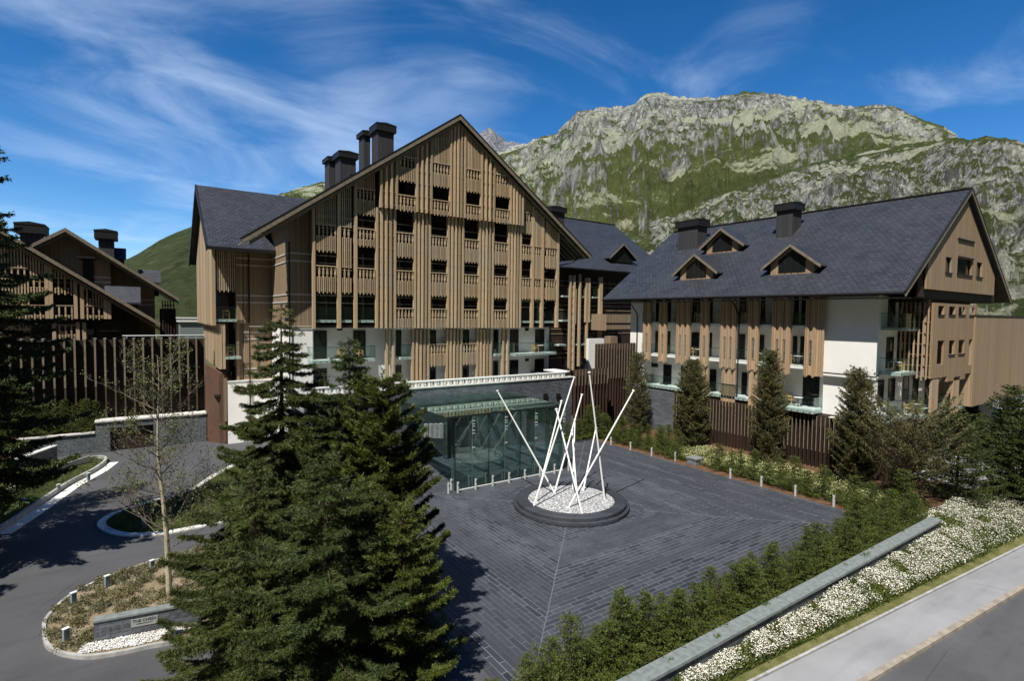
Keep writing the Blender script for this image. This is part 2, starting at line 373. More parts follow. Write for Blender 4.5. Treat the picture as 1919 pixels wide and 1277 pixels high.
# road side (everything parallel to the road, which is a little askew)
RD = Vector((22.98, -1.98, 0)).normalized()
def rd(x, dy=0.): return (x, 9.25-(x-15.6)*.0862+dy)
def strip(name, x0, x1, d0, d1, z, m, label, h=0.):
    mb = MB()
    a, b, c, d = rd(x0, d0), rd(x1, d0), rd(x1, d1), rd(x0, d1)
    if h: mb.prism([(*a, z), (*b, z), (*c, z), (*d, z)], (0, 0, h))
    else: mb.add([(*a, z), (*b, z), (*c, z), (*d, z)], [(0,1,2,3)])
    return tag(mb.build(name, m), label, None, None, 'structure')
strip('kerb', -30, 140, -.09, .0, -.75, M['kerb'], 'thin white kerb edging the pavement', .39)
strip('pavement', -30, 140, -1.64, -.12, -.75, M['walk'], 'pale grey asphalt pavement', .35)
strip('kerb', -30, 140, -1.84, -1.64, -.75, M['tan'], 'tan sandstone kerb along the road', .365)
strip('road', -30, 140, -11, -1.84, -.75, M['road'], 'dark grey asphalt road', .23)
strip('verge', -30, 140, 0.0, .5, -.75, M['grassm'], 'dry grass verge beside the white kerb', .36)

# ------------------------------------------------------------------ main gabled building
def slats(mb, u0, u1, w, zb, zt, topf=None, bal=(), axis='X', pitch=.15, wd=.078, dp=.10, rag=True, rods=()):
    """vertical battens between u0 and u1; 'bal' = rail heights with an open baluster band below each"""
    n = max(1, int(round(abs(u1-u0)/pitch))); p = (u1-u0)/n
    def bx(a0, a1, z0, z1, d0=0, d1=None):
        d1 = dp if d1 is None else d1
        if axis == 'X': mb.box(a0, a1, w+d0, w+d1, z0, z1)
        else: mb.box(w+d0, w+d1, a0, a1, z0, z1)
    for i in range(n):
        c = u0+p*(i+.5); top = zt if topf is None else min(zt, topf(c))
        if rag: top_ = top+(.04 if i % 2 else 0)
        else: top_ = top
        b = zb-(.12 if (rag and i % 2) else 0)
        if top_ <= b+.1: continue
        segs = [(b, top_)]
        if not i % 2:
            for zr in bal:
                new = []
                for s in segs:
                    if s[0] < zr-.82 and s[1] > zr-.1: new += [(s[0], zr-.84), (zr-.06, s[1])]
                    else: new.append(s)
                segs = new
        for s in segs:
            if s[1]-s[0] > .03: bx(c-wd/2, c+wd/2, s[0], s[1])
        if i % 2:
            for zr in bal:
                if zr < top_: bx(c-.06, c+.06, zr-.66, zr-.34, -.01)
    for zr in bal:
        a, b2 = u0, u1
        if topf:
            while a < u1 and topf(a) < zr: a += .1
            while b2 > a and topf(b2) < zr: b2 -= .1
        if b2-a > .2:
            bx(a, b2, zr-.035, zr+.035, -.03); bx(a, b2, zr-.87, zr-.83, .02, dp+.04)
    z = zb+.16
    while z < zt:
        a, b2 = u0, u1
        if topf:
            while a < u1 and topf(a) < z+.1: a += .1
            while b2 > a and topf(b2) < z+.1: b2 -= .1
        if b2-a > .2: bx(a, b2, z-.015, z+.015, .03, dp+.06)
        z += .78
def posts(mb, u0, u1, w, zb, zt, topf=None, axis='X', wide=.17, pitch=.37, dp=.26, back=True):
    n = max(1, int(round((u1-u0+.17)/pitch))); p = (u1-u0-wide)/max(1, n-1) if n > 1 else 0
    def bx(a0, a1, z0, z1, d0, d1):
        if z1 <= z0: return
        if axis == 'X': mb.box(a0, a1, w+d0, w+d1, z0, z1)
        else: mb.box(w+d0, w+d1, a0, a1, z0, z1)
    for i in range(n):
        a = u0+p*i; c = a+wide/2; top = zt if topf is None else min(zt, topf(c))
        bx(a, a+wide, zb, top, -.06, dp)
        if i < n-1:
            for q in (.33, .70):
                cc = a+wide+(p-wide)*q; t2 = zt if topf is None else min(zt, topf(cc))
                if p-wide > .1: bx(cc-.02, cc+.02, zb+.05, t2, .1, .15)
    z = zb+.3
    while z < zt-.3:
        if topf is None or min(topf(u0), topf(u1)) > z+.1: bx(u0, u1, z-.015, z+.015, .0, .05)
        z += 1.03
RX, RZ, RP = 22.74, 28.03, .706
def rk(x): return RZ-.62-RP*abs(x-RX)
hotel = thing('timber_hotel', (22.5, 43, 0), 'large timber slatted gabled hotel with six rows of openings above the stone entrance wall', 'building')
FY = 41.87
P = lambda px: xs(px, FY, 560)
cols = dict(A=(P(593), P(630.5)), B=(P(640.5), P(659.5)), C=(P(670), P(703)), D=(P(742.5), P(775)), E=(P(806.8), P(838)), Fc=(P(869), P(896.5)),
            G=(P(924.8), P(951)), H=(P(976.5), P(995.7)), I=(P(1001), P(1014)), J=(P(1021), P(1042)))
zr = [11.47+3.1*k for k in range(4)]          # rails
zo = [12.62+3.1*k for k in range(4)]          # tops of openings
ZB = 9.86
def bal(name, x0, x1, y, zb, zt, topf=None, b=(), **k):
    mb = MB(); slats(mb, x0, x1, y, zb, zt, topf, b, **k)
    if mb.v: return mb.build(name, M['slat'], hotel)
for c in ('D', 'E', 'Fc', 'G'):
    x0, x1 = cols[c]
    bal('balustrade', x0, x1, FY, ZB+.02, zr[0], b=(zr[0],)); bal('balustrade', x0, x1, FY, zo[0], zr[1], b=(zr[1],)); bal('balustrade', x0, x1, FY, zo[1], zr[2], b=(zr[2],))
    # narrow return batten beside each opening
for c in ('C', 'H'):
    x0, x1 = cols[c]
    if c == 'H': x1 = P(1001)
    bal('balustrade', x0, x1, FY, zo[0], zr[1], b=(zr[1],)); bal('balustrade', x0, x1, FY, 16.35, zr[2], b=(zr[2],))
    bal('balustrade', x0, x1, FY, zo[2], 30, rk, b=(zr[3],))
x0, x1 = cols['A']; bal('balustrade', x0, x1, FY, zo[0], zr[1], b=(zr[1],)); bal('balustrade', x0, x1, FY, zo[1], 30, rk, b=(zr[2],))
x0, x1 = cols['B']; bal('balustrade', x0, x1, FY, zo[0], 30, rk, b=(zr[1], zr[2]))
x0, x1 = cols['I']; bal('balustrade', x0, x1, FY, zo[0], 30, rk, b=(zr[1], zr[2]))
x0, x1 = cols['J']; bal('balustrade', x0, x1, FY, zo[0], zr[1], b=(zr[1],)); bal('balustrade', x0, x1, FY, zo[1], 30, rk, b=(zr[2],))
def pgroup(a, b, zb, zt, y=FY, topf=rk, m='slat', par=None, **k):
    mb = MB(); posts(mb, a, b, y, zb, zt, topf, **k); return mb.build('slat_panel', M[m], par or hotel)
for a, b in ((586, 591.5), (632.5, 640.4), (664, 670), (995.7, 1001), (1014, 1021), (1042.5, 1048.5)):
    pgroup(P(a), P(b), ZB-.03, 30, wide=min(.26, P(b)-P(a)-.02), pitch=.6)
for a, b in ((704.5, 742), (775.6, 806.6), (838.3, 868.6), (896.8, 924.5), (951.3, 976.2)):
    pgroup(P(a), P(b), ZB-.03, 19.45)
# upper projecting band
UY = 41.56
U = lambda px: xs(px, UY, 400)
ub = 19.44
for a, b in ((712.5, 745.5), (780, 810), (843, 872.5), (901, 927.5), (956, 981)):
    pgroup(U(a), U(b), ub, 30, UY)
for a, b in ((746, 779.5), (810.5, 842.5), (873, 900.5), (928, 955.5)):
    bal('balustrade', U(a), U(b), UY, ub+.04, 20.66, b=(20.66,)); bal('balustrade', U(a), U(b), UY, 21.85, 30, rk, b=(23.75,))
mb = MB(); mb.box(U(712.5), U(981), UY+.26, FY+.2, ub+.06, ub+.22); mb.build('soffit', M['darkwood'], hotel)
# body
def gab(x0, x1, y0, y1, zb, zs):   # pentagon body following the roof
    mb = MB(); mb.prism([(x0, y0, zb), (x1, y0, zb), (x1, y0, rk(x1)+.2), (RX, y0, rk(RX)+.2), (x0, y0, rk(x0)+.2)], (0, y1-y0, 0)); return mb
gab(10.95, 34.35, 43.45, 61, 9.86, 0).build('wall', M['darkwood'], hotel)  # brown loggia boards; their shade is put into this near-black colour
mb = MB(); mb.box(10.9, 34.35, 43.2, 61, 4.35, 9.84); mb.build('wall', M['white'], hotel)['label'] = 'white rendered lower storeys'
mb = MB()
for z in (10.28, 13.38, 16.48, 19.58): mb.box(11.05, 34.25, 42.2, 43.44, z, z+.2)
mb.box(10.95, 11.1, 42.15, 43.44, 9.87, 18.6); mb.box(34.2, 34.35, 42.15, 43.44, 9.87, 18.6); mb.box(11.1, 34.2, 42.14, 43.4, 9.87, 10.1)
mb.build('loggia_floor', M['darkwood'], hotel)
mb = MB()
for z in (11.82, 12.4, 14.92, 15.5, 18.02, 18.6): mb.box(11.1, 34.2, 43.40, 43.44, z-.04, z+.04)
mb.build('wall_band', M['stripe'], hotel)
# windows behind the openings, a set of panes per bay and floor
def window(x0, x1, y, z0, z1, par, axis='X', mull=1, m='dark', out=-1):
    fr = MB(); g = MB(); t = .05
    def bx(q, a0, a1, d0, d1, b0, b1):
        if axis == 'X': q.box(a0, a1, y+out*d1, y+out*d0, b0, b1)
        else: q.box(y+out*d1, y+out*d0, a0, a1, b0, b1)
    bx(fr, x0, x0+t, .0, .05, z0, z1); bx(fr, x1-t, x1, .0, .05, z0, z1); bx(fr, x0+t, x1-t, .0, .05, z1-t, z1); bx(fr, x0+t, x1-t, .0, .05, z0, z0+t)
    for i in range(mull):
        c = x0+(x1-x0)*(i+1)/(mull+1); bx(fr, c-.025, c+.025, .0, .045, z0+t, z1-t)
    f = fr.build('window', M[m], par); bx(g, x0+t, x1-t, .0, .02, z0+t, z1-t); g.build('pane', M['win'], f); return f
for nm, (x0, x1) in cols.items():
    if nm in 'BI': continue
    for k in range(4):
        if nm in ('A', 'J') and k == 3: continue
        if nm == 'H' and k == 3: continue
        z0 = 10.5+3.1*k; window(x0-.1, x1-.15, 43.43, z0, z0+2.35, hotel, mull=1)
for a, b in ((746, 779.5), (810.5, 842.5), (873, 900.5), (928, 955.5)): window(U(a)-.1, U(b)-.1, 43.43, 20.2, 22.4, hotel)
# white lower storeys: windows, doors, vents
def lw(a, b, y0, y1, Yp=43.18, par=hotel): 
    p0 = at(a, y0, Y=Yp); p1 = at(b, y1, Y=Yp); window(p0.x, p1.x, Yp, min(p0.z, p1.z), max(p0.z, p1.z), par, mull=1 if p1.x-p0.x > 1. else 0)
for a, b in ((588, 612), (662, 685), (742, 752), (806, 817), (868, 879), (925, 934), (956, 972), (1003, 1020)):
    za, zb_ = at(a, 600, Y=43.18).x, at(b, 600, Y=43.18).x
    for z0 in (4.45, 7.42): window(za, zb_, 43.18, z0, z0+2.2, hotel, mull=1 if zb_-za > .9 else 0)
mb = MB()
for px, py in ((637, 617), (988, 618), (988, 675)):
    q = at(px, py, Y=43.1); mb.box(q.x-.2, q.x+.2, 43.1, 43.2, q.z-.12, q.z+.12)
mb.build('vent', M['dark'], hotel)
# lower slat clusters and panels
LY = 42.35
Q = lambda px: xs(px, LY, 680)
for a, b in ((723, 738.5), (772, 804), (836, 865), (893, 920.5), (941, 952)): pgroup(Q(a), Q(b), 4.4, 9.7, LY, None, m='slat')
for a, b in ((804.5, 835.5), (865.5, 892.5)):
    bal('balustrade', Q(a), Q(b), LY, 6.55, 8.4, b=(8.4,))
# balconies with glass rails
def balcony(x0, x1, y0, y1, zb, par, rail=1.0, sides='LRF', th=.2, m='slab', seg=1.3, hr=True):
    s = MB(); s.box(x0, x1, y0, y1, zb, zb+th)
    o = s.build('balcony', M[m], par)
    g = MB(); zt = zb+th+rail; n = max(1, int(round((x1-x0)/seg)))
    if 'F' in sides:
        for i in range(n):
            a = x0+(x1-x0)*i/n; b = x0+(x1-x0)*(i+1)/n; g.box(a+.01, b-.01, y0-.03, y0-.015, zb+.05, zt)
    if 'L' in sides: g.box(x0-.03, x0-.015, y0, y1, zb+.05, zt)
    if 'R' in sides: g.box(x1+.015, x1+.03, y0, y1, zb+.05, zt)
    g.build('glass_railing', M['glassrail'], o)
    h = MB()
    if hr:
        if 'F' in sides: h.box(x0, x1, y0-.045, y0+.0, zt, zt+.03)
        if 'L' in sides: h.box(x0-.045, x0, y0, y1, zt, zt+.03)
        if 'R' in sides: h.box(x1, x1+.045, y0, y1, zt, zt+.03)
    for i in range(int((x1-x0)/.45)): h.box(x0+.2+i*.45, x0+.26+i*.45, y0-.035, y0-.003, zb+.06, zb+.12)
    if h.v: h.build('handrail', M['black'], o)
    return o
Z1 = 7.18
q0, q1 = at(583, 683, Y=42.0), at(702, 683, Y=42.0); balcony(q0.x, q1.x, 41.9, 43.17, Z1, hotel)
q0, q1 = at(748, 672, Y=42.6), at(771, 672, Y=42.6); balcony(q0.x, q1.x, 42.4, 43.17, Z1, hotel, sides='F')
q0, q1 = at(924, 664, Y=42.6), at(941, 664, Y=42.6); balcony(q0.x, q1.x, 42.4, 43.17, Z1, hotel, sides='F')
q0, q1 = at(963, 664, Y=41.8), at(1040, 660, Y=41.8); balcony(q0.x, q1.x, 41.6, 43.17, Z1, hotel)
for a, b in ((594, 631), (641, 660), (671, 702), (978, 995), (1002, 1014), (1022, 1040)): balcony(P(a), P(b), 42.02, 42.18, 10.29, hotel, sides='F', hr=False)
# side return and wing walls
def wall(mb, x0, x1, y0, y1, z0, z1): mb.box(x0, x1, y0, y1, z0, z1)
mb = MB(); mb.prism([(9.32, 43, 9.86), (11.0, 43, 9.86), (11.0, 43, rk(11.0)+.2), (9.32, 43, rk(9.32)+.2)], (0, .4, 0))
mb.prism([(9.32, 43.4, 9.86), (9.52, 43.4, 9.86), (9.52, 43.4, rk(9.52)+.1), (9.32, 43.4, rk(9.32)+.2)], (0, 18, 0))
mb.build('side_wall', M['board'], hotel)
mb = MB(); mb.box(9.40, 10.96, 43.02, 61, 4.35, 9.84); mb.build('side_wall', M['white'], hotel)['label'] = 'white lower side wall'; mb = MB(); mb.box(9.42, 9.62, 43.04, 49.98, 0, 4.34); mb.build('podium_side_wall', M['white'], hotel)
mb = MB(); mb.box(7.2, 9.3, 50, 50.2, 10.1, 16.2); mb.box(6.62, 7.2, 50.12, 50.32, 10.1, 16.2); mb.box(6.62, 6.82, 50.3, 62, 4.1, 16.2)
mb.box(7.2, 9.38, 50.35, 50.5, 4.9, 10.09); mb.box(6.75, 7.2, 50.5, 50.7, 4.9, 10.09); mb.build('wing_wall', M['board'], hotel)
mb = MB()
for z in (11.82, 12.4, 14.92, 15.5):
    mb.box(9.29, 10.9, 42.95, 42.99, z-.05, z+.05); mb.box(9.27, 9.31, 42.98, 49.95, z-.05, z+.05); mb.box(7.2, 9.26, 49.95, 49.99, z-.05, z+.05); mb.box(6.62, 7.19, 50.07, 50.11, z-.05, z+.05)
for z in (5.62, 6.2, 8.72, 9.3): mb.box(7.2, 9.38, 50.3, 50.34, z-.05, z+.05)
mb.box(6.5, 11.0, 42.9, 42.94, 9.95, 10.0)
mb.build('wall_band', M['stripe'], hotel)
mb = MB(); mb.box(5.9, 9.39, 50.0, 50.34, 0, 5.15); mb.box(5.9, 6.1, 50.34, 58, 0, 5.15); mb.build('podium_wall', M['white'], hotel)['label'] = 'white rendered podium wall'
mb = MB(); mb.box(5.86, 9.4, 49.95, 50.4, 5.15, 5.25); mb.box(5.86, 6.15, 50.4, 58, 5.15, 5.25); mb.build('coping', M['copew'], hotel)
mb = MB(); mb.box(5.0, 11, 50.6, 61, 3.9, 4.1); mb.box(5.0, 6.6, 50.6, 62, 13.2, 13.4); mb.build('wing_floor', M['darkwood'], hotel)
mb = MB(); mb.box(6.3, 6.6, 52.2, 62, 4.1, 16.); mb.build('wing_inner_wall', M['darkwood'], hotel)
# downpipes
mb = MB(); q = at(468, 640, Y=49.85); mb.tube([(q.x, 49.87, 1.), (q.x, 49.87, 15.9)], .06, 8)
q = at(541, 540, Y=42.85); mb.tube([(q.x+.05, 42.87, 4.5), (q.x+.05, 42.87, 16.3)], .055, 8); q = at(543, 640, Y=42.85)
mb.build('downpipe', M['darkwood'], hotel)
# wing side: slatted panels and loggia balconies
mb = MB()
slats(mb, 49.7, 64.2, 4.86, 10.0, 22.5, (lambda y: 16.0+.71*(8.9-abs(y-56.9))-.25), axis='Y', pitch=.3, wd=.24, dp=.06)
mb.build('slat_panel', M['slat'], hotel)['label'] = 'boards of the wing gable'
mb = MB(); slats(mb, 5.15, 6.55, 49.72, 12.75, 16.1, None, axis='X', pitch=.16); posts(mb, 4.86, 5.12, 49.66, 9.9, 16.1, None, wide=.2, pitch=.5); mb.build('slat_panel', M['slat'], hotel)
mb = MB(); posts(mb, 5.3, 5.75, 49.9, 6.3, 10.0, None, wide=.2, pitch=.3); slats(mb, 50., 63, 5.3, 6.4, 9.95, None, axis='Y', pitch=.3, wd=.22, dp=.06); mb.build('slat_panel', M['slat'], hotel)
balcony(5.2, 6.6, 49.75, 52.2, 10.2, hotel, sides='LF', seg=2); balcony(5.75, 6.9, 49.8, 52.2, 7.1, hotel, sides='LF', seg=2)
for z in (4.2, 7.3, 10.5): window(50.9, 52.1, 6.6, z, z+2.2, hotel, axis='Y', mull=1)
# roofs
def roofslab(mb, poly, th=.3): mb.prism(poly, (0, 0, -th))
z_ = lambda x: RZ-RP*abs(x-RX)
mb = MB()
roofslab(mb, [(RX, 41.2, RZ), (5.85, 41.2, z_(5.85)), (8.6, 44.1, z_(8.6)), (8.6, 64, z_(8.6)), (RX, 64, RZ)][::-1], .28)
roofslab(mb, [(RX, 41.2, RZ), (38.03, 41.2, z_(38.03)), (38.03, 64, z_(38.03)), (RX, 64, RZ)], .28)
roof = mb.build('roof', M['tileY'], hotel)
mb = MB()
for sx, xe in ((-1, 5.7), (1, 38.15)):
    mb.prism([(RX, 41.1, RZ+.06), (xe, 41.1, z_(xe)+.06), (xe, 41.1, z_(xe)-.06), (RX, 41.1, RZ-.06)], (0, .14, 0))
mb.build('roof_edge', M['dark'], roof)
mb = MB()
for xe in (5.85, 38.03):
    mb.prism([(RX, 41.12, RZ-.07), (xe, 41.12, z_(xe)-.07), (xe, 41.12, z_(xe)-.42), (RX, 41.12, RZ-.42)], (0, .07, 0))
    mb.prism([(RX, 41.4, RZ-.5), (xe-(1 if xe > 20 else -1)*.5, 41.4, z_(xe)-.5+.35), (xe-(1 if xe > 20 else -1)*.5, 41.4, z_(xe)-.78+.35), (RX, 41.4, RZ-.78)], (0, .07, 0))
mb.build('rake_board', M['rake'], hotel)
mb = MB()
for i in range(26):      # rafters and purlins in the soffit of the right eave
    x = 34.4+i*.0; 
for i in range(30): y = 41.7+i*.75; mb.beam((34.4, y, z_(34.4)-.36), (37.8, y, z_(37.8)-.36), .09, .16)
for i in range(10): x = 9.5-i*.4; mb.beam((x, 41.5, z_(x)-.36), (x, 43.0, z_(x)-.36), .09, .14)
mb.build('rafter', M['rake'], hotel)
mb = MB(); mb.tube([(37.3, 41.7, z_(37.3)-.6), (36.2, 42.0, 16.4), (35.2, 43.0, 16.1), (34.5, 43.2, 15.6), (34.5, 43.2, 4.5)], .06, 8); mb.build('downpipe', M['dark'], hotel)
wz = lambda y: 22.45-.71*abs(y-56.9)
mb = MB(); roofslab(mb, [(4.4, 48, wz(48)), (22, 48, wz(48)), (22, 56.9, 22.45), (4.4, 56.9, 22.45)], .26); roofslab(mb, [(4.4, 56.9, 22.45), (22, 56.9, 22.45), (22, 65.8, wz(65.8)), (4.4, 65.8, wz(65.8))], .26)
wr = mb.build('roof', M['tileX'], hotel)
mb = MB()
for ye in (48, 65.8): mb.prism([(4.28, 56.9, 22.5), (4.28, ye, wz(ye)+.05), (4.28, ye, wz(ye)-.4), (4.28, 56.9, 22.05)], (.1, 0, 0))
mb.box(4.3, 9.3, 47.9, 48.0, wz(48)-.3, wz(48)-.08)
mb.build('rake_board', M['dark'], hotel)
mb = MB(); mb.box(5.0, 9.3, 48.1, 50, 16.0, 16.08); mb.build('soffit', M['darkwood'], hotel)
def chimney(x0, x1, y0, y1, z0, z1, par, cap=.18, ch=.55, label=None):
    mb = MB(); mb.box(x0, x1, y0, y1, z0, z1); o = mb.build('chimney', M['chim'], par)
    c = MB(); c.box(x0-cap, x1+cap, y0-cap, y1+cap, z1, z1+ch*.72)
    c.prism([(x0-cap*1.1, y0-cap*1.1, z1+ch*.72), (x1+cap*1.1, y0-cap*1.1, z1+ch*.72), (x1+cap*1.1, y0-cap*1.1, z1+ch*.84), ((x0+x1)/2, y0-cap*1.1, z1+ch), (x0-cap*1.1, y0-cap*1.1, z1+ch*.84)], (0, y1-y0+2.2*cap, 0))
    c.build('chimney_cap', M['chimcap'], o)
    f = MB(); f.box(x0-.04, x1+.04, y0-.04, y1+.04, z0, z0+.001); 
    return o
def chim_px(pxL, pxR, pyT, pyC, Y, d, par, z0):
    a = at(pxL, pyT, Y=Y); b = at(pxR, pyT, Y=Y); t = at(pxR, pyC, Y=Y)
    chimney(a.x, b.x, Y, Y+d, z0, b.z, par, ch=max(.3, t.z-b.z))
chim_px(708, 738, 250, 234, 46, 1.5, roof, 22); chim_px(682, 694, 256, 246, 49, 1.4, roof, 22)
chim_px(638, 667, 299, 286, 46, 1.5, roof, 19); chim_px(617, 634, 304, 295, 48.5, 1.4, roof, 19)

# ------------------------------------------------------------------ stone entrance wall with railing, terrace
sw = thing('stone_entrance_wall', (20, 37.2, 0), 'long dark slate stone wall with white terrace railing behind the glass entrance', 'wall')
mb = MB(); mb.box(9, 32.3, 37.15, 37.75, 0, 5.42); mb.box(32.0, 32.3, 37.75, 43.1, 0, 5.42); mb.build('stone_face', M['stone'], sw)
mb = MB(); mb.box(8.9, 32.4, 37.08, 37.85, 5.42, 5.52); mb.build('coping', M['copew'], sw)
mb = MB(); mb.box(9.0, 32.2, 37.75, 43.18, 4.2, 4.38); mb.build('terrace_floor', M['cope'], sw)
mb = MB(); x = 9.2; i = 0
while x < 31.3:
    mb.box(x, x+.16, 37.3, 37.5, 5.53, 5.86); mb.box(x+.30, x+.36, 37.3, 37.5, 5.6, 5.9); mb.box(x+.16, x+.40, 37.33, 37.44, 5.64, 5.71); x += .55; i += 1
mb.box(9.0, 31.8, 37.26, 37.56, 5.88, 5.96)
mb.build('railing', M['whitep'], sw)
mb = MB(); mb.box(30.9, 32.2, 37.4, 39.6, 5.9, 6.0); mb.build('terrace_cap', M['whitep'], sw)
mb = MB()
for px in (1022, 1046):
    q = at(px, 742, Y=37.1); mb.box(q.x-.22, q.x+.22, 37.02, 37.14, q.z-.2, q.z+.2)
mb.build('wall_recess', M['dark'], sw)
mb = MB(); mb.box(17.6, 21.8, 37.09, 37.14, 0, 3.7); mb.box(27.2, 28.0, 37.09, 37.14, .3, 2.6); mb.build('entrance_door', M['win'], sw)
mb = MB(); mb.box(17.5, 17.6, 37.05, 37.14, 0, 3.8); mb.box(21.8, 21.9, 37.05, 37.14, 0, 3.8); mb.box(17.6, 21.8, 37.05, 37.14, 3.7, 3.8)
for x in (18.65, 19.7, 20.75): mb.box(x-.03, x+.03, 37.05, 37.088, 0, 3.7)
mb.build('door_frame', M['black'], sw)
# glass canopy
gc = thing('glass_canopy', (20, 33, 0), 'green tinted glass entrance canopy on the forecourt in front of the stone wall', 'canopy')
CX0, CX1, CY0 = 15.4, 24.7, 29.25
mb = MB()
for i in range(6):
    a = CX0+(CX1-CX0)*i/6; b = CX0+(CX1-CX0)*(i+1)/6; mb.box(a+.01, b-.01, CY0, 37.0, 4.66, 4.69)
mb.build('glass_roof', M['glasscan'], gc)
for x in (CX0, CX1):
    mb = MB(); mb.prism([(x, 37.0, 4.6), (x, CY0, 4.64), (x, CY0, 2.05), (x, 36.3, 4.0)], (.025, 0, 0)); mb.build('side_glass', M['glasscan'], gc)
n = 7; w = (CX1-CX0-.6)/n
for i in range(n):
    a = CX0+.6+w*i; mb = MB(); mb.box(a+.01, a+w-.01, CY0+.02, CY0+.04, .03, 4.62); mb.build('glass_screen', M['glasscan'], gc)
for i in range(n+1):
    a = CX0+.6+w*i; mb = MB(); mb.box(a-.012, a+.012, CY0+.08, CY0+.55, .02, 4.6); f = mb.build('glass_fin', M['glasscan'], gc)
    h = MB(); h.box(a-.035, a+.035, CY0+.045, CY0+.075, .05, 4.62)
    for z in (3.95, 4.1, 4.3, 2.6, 3.5, 3.7): h.lathe((a, CY0-.02, z), [(0, -.035), (.045, -.03), (.045, .03), (0, .035)], 6); h.lathe((a+.12, CY0-.0, z), [(0, -.03), (.035, -.03), (.035, .03), (0, .03)], 6)
    h.build('fitting', M['steel' if i % 2 else 'black'], f)
for i in range(6):        # glass ribs under the roof
    a = CX0+.3+(CX1-CX0-.6)*i/5; mb = MB(); mb.prism([(a, 37.0, 4.62), (a, CY0+.6, 4.62), (a, CY0+.6, 4.25), (a, 37.0, 3.6)], (.02, 0, 0)); mb.build('glass_rib', M['glasscan'], gc)
mb = MB(); mb.box(CX0-.12, CX0+.0, 33.9, 37.05, 4.68, 4.78); mb.box(CX0-.03, CX1+.03, CY0-.04, CY0-.0, 4.6, 4.72); mb.box(CX0+.1, CX0+.5, 29.6, 29.9, 2.0, 4.6)
mb.build('dark_edge', M['black'], gc)
mb = MB(); mb.box(CX0+.8, CX1, CY0-.03, CY0+.015, .01, .05); mb.build('base_strip', M['whitep'], gc)
for px in (799, 809, 818, 827):
    q = at(px, 808, X=CX0-.1); mb = MB(); mb.box(CX0-.22, CX0-.02, q.y-.14, q.y+.14, q.z-.45, q.z+.45); mb.build('light_box', M['cope'], gc)
# bollard lights in front of the canopy
def bollard_proto(name, label, cat, r=.075, h=.62, m='steel'):
    t = thing(name, (0, 0, 0), label, cat)
    mb = MB(); mb.tube([(0, 0, 0), (0, 0, h)], r, 14); mb.build('post', M[m], t)
    mb = MB(); mb.tube([(0, 0, h), (0, 0, h+.04)], r*1.08, 14); mb.build('cap', M['steel'], t)
    mb = MB(); mb.box(-.03, .03, -r-.006, -r+.03, h*.72, h*.9); mb.build('lamp_slot', M['black'], t)
    return t
bp = bollard_proto('bollard', 'steel bollard', 'bollard')
X0 = 15.45
spots = [(15.45, 29.1)]+[(16.0+1.277*i, 28.9) for i in range(8)]
first = True
for i, (x, y) in enumerate(spots):
    o = bp if first else copy_tree(bp); first = False; o.location = (x, y, 0)
    o['label'] = f'short steel bollard, {ORD[i]} from the left in front of the glass canopy'; o['group'] = 'bollards along the front of the glass canopy'
for i in range(6):
    o = copy_tree(bp); o.location = (15.95+1.28*i, 29.66+.02, 0); o['label'] = f'steel bollard behind the canopy glass, {ORD[i]} from the left'; o['group'] = 'bollards just behind the canopy glass'
for i, (px, py) in enumerate([(1145, 834), (1181.5, 844), (1221, 855), (1265, 864), (1368.5, 897), (1426.5, 912), (1490, 930), (1562, 950)]):
    q = at(px, py, Z=0); o = copy_tree(bp); o.location = (q.x, q.y, 0)
    o['label'] = f'pale bollard light, {ORD[i]} from the back along the planted forecourt edge'; o['group'] = 'bollard lights along the right edge of the forecourt'

# ------------------------------------------------------------------ pole sculpture in its round planter
ring = thing('round_planter', (20.45, 23.45, 0), 'low round dark slate ring filled with white gravel in the forecourt', 'planter')
mb = MB(); mb.lathe((20.45, 23.45, 0), [(3.3, 0), (3.34, .04), (3.34, .2), (3.16, .22), (3.16, .4), (3.1, .44), (2.5, .44), (2.48, .3)], 96); mb.build('stone_ring', M['ring'] , ring)
mb = MB(); mb.lathe((20.45, 23.45, 0), [(2.52, .37), (1.6, .40), (.8, .39), (0.01, .41)], 64); mb.build('gravel', M['gravel'], ring)
scu = thing('pole_sculpture', (20.45, 23.45, 0), 'sculpture of ten leaning white poles standing in the round gravel bed', 'sculpture')
def zp(x, y): return (920+x/3.99, 680+y/3.99)
PL = [((475, 975), (48, 212), 27.0), ((320, 1075), (622, 112), 23.7), ((338, 1040), (527, 290), 25.3), ((475, 975), (680, 242), 25.6), ((683, 1135), (490, 352), 24.6),
      ((612, 945), (628, 430), 26.2), ((645, 1030), (607, 512), 24.6), ((850, 1020), (735, 75), 22.6), ((580, 1085), (1065, 212), 22.35), ((690, 960), (785, 492), 25.0)]
for b, tp, Yt in PL:
    B = at(*zp(*b), Z=.4); T = at(*zp(*tp), Y=Yt); mb = MB(); d = (T-B).normalized()
    mb.tube([B-d*.15, T], [.055, .042], 12); p = mb.build('pole', M['whitep'], scu, smooth=False)
    mb = MB(); mb.tube([T-d*.02, T+d*.05], .085, 12); mb.build('pole_tip', M['whitep'], p)

